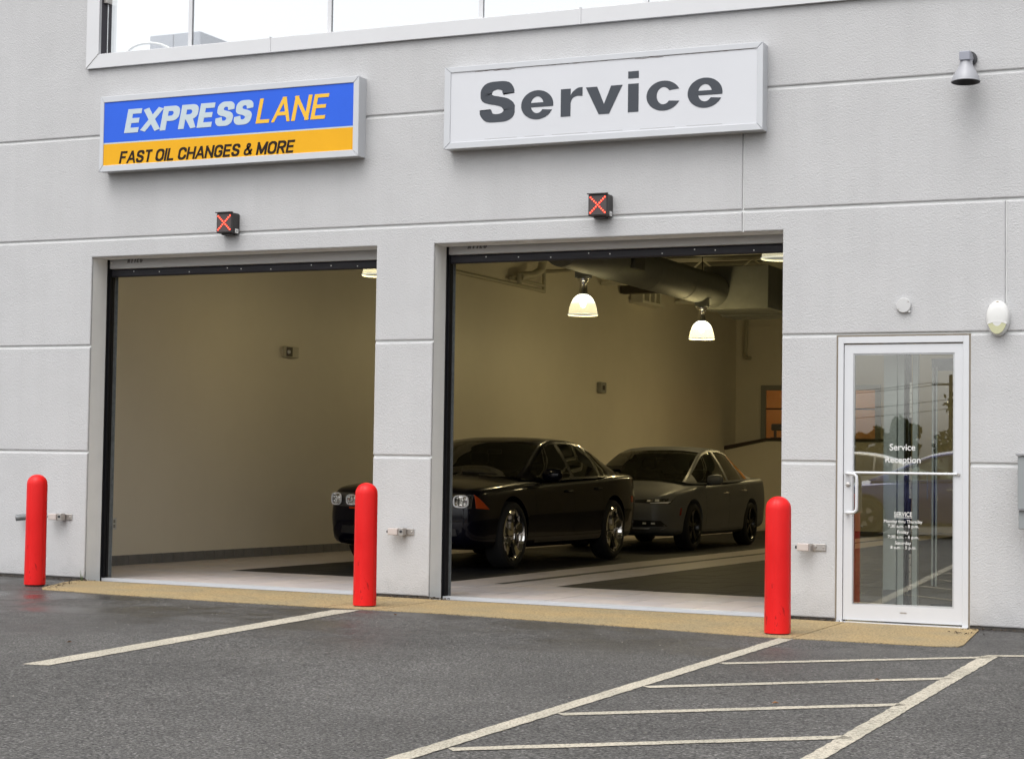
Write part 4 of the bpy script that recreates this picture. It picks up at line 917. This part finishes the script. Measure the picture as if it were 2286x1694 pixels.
    for a in range(len(ys)-1):
        ym = (ys[a]+ys[a+1])/2
        for k in range(10):
            for s in (1, -1):
                q = [(s*secs[a][k][0], ys[a], secs[a][k][1]), (s*secs[a+1][k][0], ys[a+1], secs[a+1][k][1]), (s*secs[a+1][k+1][0], ys[a+1], secs[a+1][k+1][1]), (s*secs[a][k+1][0], ys[a], secs[a][k+1][1])]
                key = 'cab'
                if 1 <= k <= 3 and wy['s0'] < ym < wy['s1']:
                    key = 'cab'
                    for wi, (u, v) in enumerate(wy['side']):
                        if u < ym < v: key = ('side', wi, s)
                if k >= 7 and ya+.02 < ym < wy['w1']: key = 'front'
                if k >= 7 and wy['r0'] < ym < yb-.02: key = 'rear'
                put(key, q if s > 0 else q[::-1])
    def mk(key, nm, material):
        mb = MB()
        for q in parts.get(key, []): mb.add(q, [(0, 1, 2, 3)])
        me_ = mb.build(nm, material, car, fix=False).data; bm_ = bmesh.new(); bm_.from_mesh(me_); bmesh.ops.remove_doubles(bm_, verts=bm_.verts, dist=.0004); bmesh.ops.recalc_face_normals(bm_, faces=bm_.faces); bm_.to_mesh(me_); bm_.free()
        me_.polygons.foreach_set('use_smooth', [True]*len(me_.polygons)); me_.set_sharp_from_angle(angle=R(40))
    mk('cab', 'roof', paint); mk('front', 'windshield', CARGL); mk('rear', 'rear_window', CARGL)
    for wi in range(len(wy['side'])):
        for s in (1, -1): mk(('side', wi, s), 'side_window', CARGL)
    # patches on the nose, tail and sides
    def patch(nm, quad, material, par, front=True, off=.006, n_=8, side=None, thick=.02):
        vv = []; ff = []; a, b, c, d = [Vector((*q, 0)) for q in quad]
        for i in range(n_+1):
            for j in range(n_+1):
                p_ = (a.lerp(b, i/n_)).lerp(d.lerp(c, i/n_), j/n_)
                if side: vv.append((hitx(p_.x, p_.y, side)+side*off, p_.x, p_.y))
                else: vv.append((p_.x, hity(p_.x, p_.y, front)-(off if front else -off), p_.y))
        m_ = n_+1; ff = [(i*m_+j, i*m_+j+1, (i+1)*m_+j+1, (i+1)*m_+j) for i in range(n_) for j in range(n_)]
        N0 = len(vv); back = [((x-side*thick) if side else x, y if side else y+(thick if front else -thick), z) for x, y, z in vv]
        rim = [i*m_ for i in range(m_)] + [n_*m_+j for j in range(1, m_)] + [i*m_+n_ for i in range(n_-1, -1, -1)] + [j for j in range(n_-1, 0, -1)]
        vv += back; ff += [(rim[k], rim[(k+1) % len(rim)], rim[(k+1) % len(rim)]+N0, rim[k]+N0) for k in range(len(rim))]
        mb = MB(); mb.add(vv, ff); return mb.build(nm, material, par, smooth=True, angle=50)
    for s in (1, -1): S['face'](car, patch, s, hity, hitx)
    S['nose'](car, patch, hity)
    # mirrors
    for s in (1, -1):
        y, z = S['mir']; x = s*(wb2(y)+.0)
        mb = MB(); prof = [(.001, -.13), (.05, -.12), (.075, -.06), (.08, .02), (.07, .09), (.03, .12), (.001, .125)]
        for r, h in prof: mb.v += [(x+s*.12+h*.95, y+r*.75*math.cos(2*math.pi*k/14), z+r*math.sin(2*math.pi*k/14)) for k in range(14)]
        for r_ in range(6): mb.f += [(r_*14+k, r_*14+(k+1) % 14, (r_+1)*14+(k+1) % 14, (r_+1)*14+k) for k in range(14)]
        mb.mi = [0]*len(mb.f); mi_ = mb.build('mirror', S.get('mirmat', paint), car, smooth=True)
        MB().tube([(x-s*.02, y+.02, z-.05), (x+s*.06, y, z-.04)], .02, 8).build('stalk', DARKPL, mi_)
    # cabin interior
    MB().box(-.70, .70, S['dash'], S['dash']+.35, .70, .96).build('dashboard', SEAT, car, bevel=.05)
    for s in (.38, -.38):
        st_ = MB().box(s-.25, s+.25, S['seat'], S['seat']+.5, .45, .60).build('front_seat', SEAT, car, bevel=.04)
        MB().box(s-.24, s+.24, S['seat']+.48, S['seat']+.60, .58, 1.13).build('backrest', SEAT, st_, bevel=.05); MB().box(s-.12, s+.12, S['seat']+.52, S['seat']+.61, 1.15, 1.30).build('headrest', SEAT, st_, bevel=.03)
    MB().box(-.62, .62, S['seat']+1.35, S['seat']+1.5, .55, 1.08).build('rear_bench', SEAT, car, bevel=.04)
    MB().tube([(.38+.17*math.cos(a), S['dash']+.45+.05*math.sin(a), .93+.16*math.sin(a)) for a in np.linspace(0, 2*math.pi, 21)], .014, 8).build('steering_wheel', SEAT, car)
    MB().box(-.09, .09, S['dash']+.55, S['dash']+.59, S['rv'], S['rv']+.06).build('rear_view_mirror', DARKPL, car, bevel=.01)
    # wheels
    def wheel(s, y):
        wd = .235; xo = s*(S['track']); xi = xo-s*wd
        hub = MB().lathe([(.16, min(xi, xo)+.06), (.16, min(xi, xo)+.10)], (0, y, wz), 'x', 20).build('wheel', STEEL, car)
        rr = S['rim']; a0, a1 = min(xi, xo), max(xi, xo)
        pr_ = [(rr-.005, a0+.02), (rr+.02, a0), (RW-.03, a0+.005), (RW-.006, a0+.03), (RW, a0+.07), (RW, a1-.07), (RW-.006, a1-.03), (RW-.03, a1-.005), (rr+.02, a1), (rr-.005, a1-.02)]
        MB().lathe(pr_, (0, y, wz), 'x', 44, False, False).build('tyre', TYRE, hub, smooth=True)
        rm = S['rimmat']; mb = MB(); o = xo
        q = lambda d: o-s*d
        pr2 = [(rr+.004, q(.012)), (rr-.012, q(.004)), (rr-.022, q(.02)), (rr-.035, q(.11)), (rr-.05, q(.19))]
        mb.lathe(pr2, (0, y, wz), 'x', 44, False, False)
        mb.lathe([(.001, q(.022)), (.055, q(.026)), (.075, q(.04)), (.085, q(.09))], (0, y, wz), 'x', 24, False, False)
        ns = S['spokes']
        for k in range(ns):
            for w0, off in S['spk']:
                a = 2*math.pi*k/ns+.3+off; ca, sa = math.cos(a), math.sin(a); vv = []
                for r, hw, d in ((.05, w0*.8, .03), (rr*.45, w0*.75, .036), (rr*.8, w0, .03), (rr-.014, w0*1.35, .02)):
                    for dw, dd in ((-hw, .026), (-hw*.6, 0), (hw*.6, 0), (hw, .026), (hw*.7, .06), (-hw*.7, .06)):
                        vv.append((q(d+dd), y+ca*r-sa*dw, wz+sa*r+ca*dw))
                ff = [(r*6+i, r*6+(i+1) % 6, (r+1)*6+(i+1) % 6, (r+1)*6+i) for r in range(3) for i in range(6)]
                mb.add(vv, ff)
        mb.build('rim', rm, hub, smooth=True, angle=40)
        MB().lathe([(.145, q(.10)), (.145, q(.085))], (0, y, wz), 'x', 28).build('brake_disc', STEEL, hub)
    for s, y in wc: wheel(s, y)
    return car

def face_a(car, patch, s, hity, hitx):
    q = lambda x: x*s
    hl = patch('headlight', [(q(.46), .655), (q(.835), .662), (q(.835), .812), (q(.46), .800)], LAMPBZ, car, off=.004, n_=10)
    for xc, zc, r_, ry, al in ((.560, .728, .068, .058, 4), (.750, .736, .084, .068, 20)):
        n_ = 28; ca, sa = math.cos(R(al)), math.sin(R(al)); yc = hity(q(xc), zc)-.045
        for nm, prof, material in (('lamp_ring', ((1.0, .004), (.96, -.006), (.84, -.004), (.80, .01)), LAMPGLEAM), ('reflector', ((.80, .004), (.60, .026), (.42, .012), (.22, .03), (.02, .014)), CHROME)):
            mb = MB()
            for rr, dy in prof:
                for k in range(n_):
                    a = 2*math.pi*k/n_; c_, s_ = math.cos(a), math.sin(a); e = .62
                    u = r_*rr*math.copysign(abs(c_)**e, c_); v = ry*rr*math.copysign(abs(s_)**e, s_); dj = (.006 if nm == 'reflector' and (k//2) % 2 else 0)
                    mb.v.append((q(xc)+s*u*ca, yc+u*sa+dy+dj, zc+v))
            for k in range(len(prof)-1): mb.f += [(k*n_+i, k*n_+(i+1) % n_, (k+1)*n_+(i+1) % n_, (k+1)*n_+i) for i in range(n_)]
            mb.mi = [0]*len(mb.f); mb.build(nm, material, hl)
        for k in (-1, 1):
            u = k*r_*.3; MB().tube([(q(xc)+s*u*ca, yc+u*sa+.006, zc-ry*.66), (q(xc)+s*u*ca, yc+u*sa+.006, zc+ry*.66)], .003, 5).build('facet', LAMPBZ, hl)
    patch('side_marker', [(.11, .665), (.33, .652), (.25, .71), (.12, .81)], AMBER, car, side=s, off=.005)
    patch('turn_signal', [(q(.42), .628), (q(.60), .632), (q(.60), .652), (q(.42), .648)], AMBER, car, off=.005)
    patch('side_reflector', [(4.62, .70), (4.72, .70), (4.72, .78), (4.62, .78)], AMBER, car, side=s, off=.004)
    patch('tail_light', [(q(.35), .80), (q(.78), .80), (q(.78), .93), (q(.35), .93)], REDL, car, front=False, off=.005)
    patch('fog_intake', [(q(.46), .36), (q(.70), .37), (q(.68), .45), (q(.46), .45)], DARKPL, car, off=.004)
def nose_a(car, patch, hity):
    g_ = patch('grille', [(-.36, .60), (.36, .60), (.37, .79), (-.37, .79)], DARKPL, car, off=.006)
    for qd in ([(-.37, .682), (.37, .682), (.37, .715), (-.37, .715)], [(-.03, .60), (.03, .60), (.03, .79), (-.03, .79)]): patch('grille_bar', qd, CARBLK, g_, off=.014)
    patch('lower_intake', [(-.44, .34), (.44, .34), (.42, .46), (-.42, .46)], DARKPL, car, off=.005)
    patch('bumper_lip', [(-.66, .285), (.66, .285), (.66, .305), (-.66, .305)], DARKPL, car, off=.02)
    sp = MB()
    for x in np.linspace(-.74, .74, 13): sp.v += [(x, 4.72-.10*abs(x)**2, 1.115), (x, 4.90-.10*abs(x)**2, 1.165), (x, 4.93-.10*abs(x)**2, 1.150), (x, 4.78-.10*abs(x)**2, 1.08)]
    sp.f = [(i*4+k, i*4+(k+1) % 4, (i+1)*4+(k+1) % 4, (i+1)*4+k) for i in range(12) for k in range(4)] + [(0, 1, 2, 3), (51, 50, 49, 48)]; sp.mi = [0]*len(sp.f)
    sp.build('spoiler', CARBLK, car, smooth=True)
    MB().tube([(x, hity(x, .70), .30) for x in (-.4, .4)], .01, 6).build('skid', DARKPL, car)
    for s in (1, -1): MB().tube([(s*.55, 1.32, 1.03), (s*.1, 1.34, 1.045)], .008, 6).build('wiper', DARKPL, car)
SA = dict(L=5.08, fw=.93, wb=3.05, rw=.368, rim=.282, track=.955, spokes=5, spk=((.062, 0),), rimmat=CHROME,
    W=[(0, .77), (.02, .805), (.06, .845), (.14, .885), (.3, .92), (.6, .937), (1.0, .945), (2.5, .945), (4.0, .95), (4.6, .925), (4.9, .865), (5.04, .80), (5.08, .74)],
    zb=[(0, .36), (.03, .29), (.12, .24), (.5, .21), (2.5, .20), (4.5, .23), (4.9, .28), (5.08, .40)],
    zs=[(0, .70), (.03, .76), (.08, .805), (.2, .845), (.6, .88), (1.4, .925), (2.5, .965), (3.6, 1.00), (4.4, 1.03), (4.9, 1.03), (5.03, 1.00), (5.08, .94)],
    zt=[(0, .70), (.03, .78), (.08, .835), (.2, .89), (.6, .955), (1.4, 1.015), (1.7, 1.0), (2.5, .98), (4.0, 1.03), (4.4, 1.075), (4.9, 1.09), (5.04, 1.06), (5.08, .95)],
    doors=[1.55, 2.68, 3.62], hdrop=.12,
    gy=[1.42, 1.75, 2.05, 2.38, 2.75, 3.1, 3.5, 3.9, 4.25, 4.55], g_top=[1.005, 1.165, 1.305, 1.43, 1.478, 1.48, 1.452, 1.36, 1.215, 1.07], g_wb=[.80, .865, .895, .90, .905, .905, .90, .875, .83, .77], g_wt=[.79, .745, .70, .655, .635, .63, .635, .645, .68, .74], g_zb=[.975, .965, .97, .975, .985, .995, 1.005, 1.02, 1.035, 1.05],
    glass=dict(w1=2.28, r0=3.80, s0=1.6, s1=4.15, side=[(1.70, 2.66), (2.76, 3.56), (3.60, 3.95)], cuts=[1.70, 2.28, 2.66, 2.76, 3.56, 3.60, 3.80, 3.95]),
    mir=(1.86, 1.03), dash=1.85, seat=2.25, rv=1.27, face=face_a, nose=nose_a)
CSC = 1.035
def floor_car(o, x, y0):
    o.location = (x, y0, F(x, y0+2.5)+.002 + .0075*2.5*0); o.scale = (CSC, CSC, CSC); o.rotation_euler = (-.0075, 0, 0); o.location.z = F(x, y0)
car1 = build_car('black_sedan', SA, 'black sedan with chrome wheels parked in front inside the service bay', 'car', CARBLK, (0, 0, 0), 0, 'cars in the service bay')
floor_car(car1, -9.51, 4.90-.93*CSC)

def face_b(car, patch, s, hity, hitx):
    q = lambda x: x*s
    hl = patch('headlight', [(q(.34), .672), (q(.82), .655), (q(.845), .735), (q(.38), .708)], DARKPL, car, off=.005, n_=10)
    patch('running_light', [(q(.60), .664), (q(.80), .664), (q(.825), .690), (q(.60), .671)], LAMPGLEAM, hl, off=.009, n_=6)
    patch('projector', [(q(.55), .685), (q(.60), .685), (q(.60), .712), (q(.55), .712)], LAMPGLEAM, hl, off=.009, n_=4)
    patch('projector', [(q(.66), .69), (q(.71), .69), (q(.71), .72), (q(.66), .72)], LAMPGLEAM, hl, off=.009, n_=4)
    fg = patch('fog_intake', [(q(.38), .34), (q(.80), .35), (q(.74), .425), (q(.38), .43)], DARKPL, car, off=.005)
    for x in (.50, .62): patch('fog_light', [(q(x), .375), (q(x+.05), .375), (q(x+.05), .40), (q(x), .40)], LAMPGLEAM, fg, off=.010, n_=3)
    patch('side_marker', [(.42, .50), (.47, .50), (.50, .60), (.46, .60)], REDL, car, side=s, off=.004)
    patch('tail_light', [(q(.45), .86), (q(.80), .84), (q(.80), .93), (q(.45), .95)], REDL, car, front=False, off=.005)
def nose_b(car, patch, hity):
    patch('grille', [(-.36, .655), (.36, .655), (.38, .705), (-.38, .705)], DARKPL, car, off=.005)
    patch('lower_intake', [(-.38, .34), (.38, .34), (.38, .43), (-.38, .43)], DARKPL, car, off=.005)
    patch('lower_trim', [(-.74, .305), (.74, .305), (.78, .325), (-.78, .325)], ALUD, car, off=.008)
    for s in (1, -1): MB().tube([(s*.55, 1.14, 1.0), (s*.1, 1.16, 1.015)], .008, 6).build('wiper', DARKPL, car)
SB = dict(SA); SB.update(L=4.885, fw=.96, wb=2.742, rw=.335, rim=.245, track=.935, spokes=5, spk=((.026, -.12), (.026, .12)), rimmat=WHEELD, chrome=True, hdrop=.13,
    W=[(0, .62), (.02, .68), (.06, .74), (.14, .80), (.3, .86), (.6, .905), (1.0, .93), (2.5, .935), (3.8, .935), (4.4, .90), (4.7, .84), (4.84, .76), (4.885, .68)],
    zb=[(0, .34), (.03, .27), (.12, .23), (.5, .20), (2.5, .19), (4.3, .23), (4.7, .28), (4.885, .42)],
    zs=[(0, .62), (.03, .69), (.08, .73), (.2, .77), (.6, .83), (1.4, .90), (2.5, .945), (3.6, .985), (4.3, 1.00), (4.7, 1.01), (4.83, .99), (4.885, .92)],
    zt=[(0, .62), (.03, .70), (.08, .745), (.2, .80), (.6, .885), (1.15, .975), (1.6, .98), (2.5, .96), (4.0, 1.02), (4.4, 1.05), (4.7, 1.055), (4.83, 1.04), (4.885, .93)],
    doors=[1.50, 2.58, 3.48],
    gy=[1.02, 1.4, 1.75, 2.1, 2.5, 2.9, 3.3, 3.7, 4.1, 4.50], g_top=[.965, 1.135, 1.30, 1.43, 1.485, 1.488, 1.455, 1.365, 1.215, 1.045], g_wb=[.77, .84, .88, .89, .895, .895, .885, .85, .78, .68], g_wt=[.76, .72, .675, .635, .615, .60, .585, .56, .54, .56], g_zb=[.94, .935, .94, .95, .96, .97, .985, 1.00, 1.01, 1.03],
    glass=dict(w1=2.08, r0=3.55, s0=1.3, s1=4.0, side=[(1.36, 2.55), (2.64, 3.32), (3.36, 3.72)], cuts=[1.36, 2.08, 2.55, 2.64, 3.32, 3.36, 3.55, 3.72]),
    mir=(1.68, 1.00), dash=1.6, seat=2.1, rv=1.27, face=face_b, nose=nose_b)
car2 = build_car('grey_sedan', SB, 'dark grey sedan parked behind the black car in the service bay', 'car', CARGRY, (0, 0, 0), 0, 'cars in the service bay')
floor_car(car2, -9.57, 11.52-.96*CSC)

# ------------------------------------------------------------------ what stands across the lot (mirrored in the glass door)
def recolor(o, a, b):
    for c in o.children:
        if c.type == 'MESH' and a.name in [m_.name for m_ in c.data.materials if m_]:
            c.data = c.data.copy()
            for i, m_ in enumerate(c.data.materials):
                if m_ and m_.name == a.name: c.data.materials[i] = b
        recolor(c, a, b)
def lotcar(src, paint, paint0, x, y, rz, label, name):
    c = copy_tree(src); c.name = name; c.location = (x, y, G(x)); c.rotation_euler = (0, 0, rz); c.scale = (1, 1, 1); c['label'] = label; c['group'] = 'cars parked across the lot'; recolor(c, paint0, paint)
lotcar(car2, CARBLU, CARGRY, -6.7, -18.2, R(-90), 'blue sedan across the lot mirrored in the glass door', 'blue_sedan')
lotcar(car1, CARTAN, CARBLK, -10.0, -24.5, R(-90), 'tan sedan across the lot mirrored in the door above the blue one', 'tan_sedan')
def tree(x, y, h, seed, label):
    rnd = random.Random(seed); t = thing('tree', (x, y, G(x)), label, 'tree', 'trees across the lot')
    tr = MB().tube([(x, y, G(x)-.2), (x+.1, y, h*.3), (x-.1, y+.1, h*.6), (x, y, h*.9)], [.22, .17, .11, .03], 8)
    for k in range(7):
        a = rnd.uniform(0, 6.28); z = h*rnd.uniform(.3, .6); tr.tube([(x, y, z), (x+math.cos(a)*h*.14, y+math.sin(a)*h*.14, z+h*.12), (x+math.cos(a)*h*.22, y+math.sin(a)*h*.22, z+h*.2)], [.08, .05, .02], 6)
    tr.build('trunk', BARK, t)
    lv = MB(); cl = [(x+rnd.gauss(0, h*.13), y+rnd.gauss(0, h*.13), h*rnd.uniform(.35, .95), h*rnd.uniform(.06, .13)) for _ in range(26)]
    for cx_, cy_, cz_, cr in cl:
        for _ in range(90):
            p_ = Vector((rnd.gauss(0, 1), rnd.gauss(0, 1), rnd.gauss(0, 1))).normalized()*cr*rnd.random()**.4 + Vector((cx_, cy_, cz_)); u = Vector((rnd.gauss(0, 1), rnd.gauss(0, 1), rnd.gauss(0, 1))).normalized(); v = u.orthogonal().normalized(); s = rnd.uniform(.10, .2)
            lv.quad(p_-u*s, p_+v*s*.6, p_+u*s, p_-v*s*.6)
    lv.build('crown', LEAFM, t, fix=False)
for i, (x, y, h, lb) in enumerate(((-9.0, -80, 4.9, 'tall bushy tree across the lot at the right of the door mirror image'), (-12.6, -82, 3.6, 'low tree across the lot at the foot of the utility pole'), (-15.0, -84, 2.9, 'small tree across the lot at the left of the mirror image'), (-7.4, -78, 4.6, 'second bushy tree across the lot at the far right'), (-14.6, -88, 3.1, 'shortest tree across the lot between the others'))): tree(x, y, h, i, lb)
t = thing('utility_pole', (-12.6, -108, G(-17)), 'wooden utility pole with wires across the lot', 'pole')
MB().tube([(-12.6, -108, -.2), (-12.6, -108, 7.2)], [.16, .11], 10).build('shaft', WOODP, t); MB().box(-13.8, -11.4, -108.06, -107.94, 6.5, 6.6).build('cross_arm', WOODP, t)
for x, z in ((-13.7, 6.7), (-12.2, 6.7), (-12.6, 5.6), (-12.6, 5.0)): MB().tube([(x+d, -108+d*.12, z-1.0*(1-((abs(d) % 30)/15-1)**2)) for d in np.arange(-60, 60.1, 3)], .02, 5).build('wire', DARKF, t)

# rooftop unit and cable loop seen through the upper window
t = thing('rooftop_unit', (-14, 6.3, 4.985), 'pale grey rooftop unit seen through the upper window', 'air conditioner')
MB().box(-14.46, -14.088, 6.0, 7.5, 4.985, 6.80).build('cabinet', HVACM, t, bevel=.01); MB().box(-14.080, -13.66, 6.0, 7.5, 4.985, 6.80).build('cabinet', HVACM, t, bevel=.01)
tag(MB().tube([(-14.02+.36*math.cos(a), 5.4+.1*math.sin(a*2), 6.24+.30*math.sin(a)) for a in np.linspace(0, 2*math.pi, 33)], .018, 8).build('cable_loop', PLASTW, smooth=True), 'thin white cable coil before the rooftop unit', 'cable')
MB().box(-22, -.8, .5, 24, 4.966, 4.985).build('roof_membrane', HVACM, B)

# ------------------------------------------------------------------ dirt, litter, weeds
dm = MB()
def clump(x, y, r, n_, zoff=.0):
    for _ in range(n_):
        px, py = x+random.gauss(0, r), min(-.004, y+random.gauss(0, r*.35)); s = random.uniform(.004, .014)
        u = Vector((random.gauss(0, 1), random.gauss(0, 1), .3)).normalized()*s; v = Vector((random.gauss(0, 1), random.gauss(0, 1), random.gauss(0, .6))).normalized()*s
        p_ = Vector((px, py, G(px)+.006+random.random()*.012+zoff)); dm.quad(p_-u, p_+v*.6, p_+u, p_-v*.5)
for x in np.arange(-12.2, -10.6, .05): clump(x, -.03, .05, 7)
for x in np.arange(-10.75, -10.3, .03): clump(x, -.1-(x+10.75)*2.3, .05, 7)
for x in np.arange(-7.65, -6.95, .03): clump(x, -.025, .03, 9, .006)
clump(-7.05, -.03, .05, 80, .006); clump(-10.72, -.08, .06, 60)
for x in np.arange(-3.95, -3.55, .03): clump(x, -.025, .03, 8, .006)
for x in np.arange(-2.5, -1.5, .04): clump(x, -.03, .03, 6)
clump(-2.5, -.5, .06, 40, .006); clump(-2.48, -.1, .04, 40, .004)
tag(dm.build('dirt', DIRT, fix=False), kind='stuff')
pb = MB()
for _ in range(420):
    x, y = random.uniform(-11, -1), -random.random()**1.3*8-.1; s = random.uniform(.003, .007); z = G(x)+s*.5
    pb.add([(x-s, y, z), (x+s, y, z), (x, y-s, z), (x, y+s, z), (x, y, z+s), (x, y, z-s)], [(0, 2, 4), (2, 1, 4), (1, 3, 4), (3, 0, 4)])
tag(pb.build('grit', PEB, fix=False), kind='stuff')
def leaf(x, y, s, label):
    mb = MB(); a = random.uniform(0, 6.28); d = Vector((math.cos(a), math.sin(a), 0)); e = Vector((-d.y, d.x, 0)); p_ = Vector((x, y, G(x)+.012))
    mb.v = [tuple(p_-d*s), tuple(p_+e*s*.45+Vector((0, 0, .006))), tuple(p_+d*s), tuple(p_-e*s*.45+Vector((0, 0, .01)))]; mb.f = [(0, 1, 2), (0, 2, 3)]; mb.mi = [0, 0]
    tag(mb.build('dry_leaf', LEAFD, fix=False), label, 'leaf', 'dry leaves on the asphalt')
leaf(-7.35, -4.6, .022, 'brown dry leaf left of the long white line'); leaf(-2.62, -5.0, .022, 'brown dry leaf between the hatch lines nearest the camera'); leaf(-6.6, -1.6, .018, 'orange dry leaf on asphalt near the middle bollard'); leaf(-2.4, -3.7, .02, 'small brown leaf near the right hatch edge')
def weed(x, y, label, n_=7):
    mb = MB()
    for k in range(n_):
        a = random.uniform(0, 6.28); h = random.uniform(.05, .13); d = Vector((math.cos(a)*.03, math.sin(a)*.02, 0)); p_ = Vector((x, y, G(x))); e = Vector((-math.sin(a), math.cos(a), 0))*.003
        mb.add([p_-e, p_+e, p_+d*.5+Vector((0, 0, h*.6))+e*.8, p_+d*.5+Vector((0, 0, h*.6))-e*.8, p_+d*1.3+Vector((0, 0, h))], [(0, 1, 2, 3), (3, 2, 4)])
    tag(mb.build('weed', WEEDM, fix=False), label, 'weed', 'small weeds at the wall foot')
weed(-10.70, -.10, 'thin green weed at the foot of the left jamb'); weed(-10.82, -.55, 'tiny weed in the asphalt seam beside the leftmost bollard', 4)
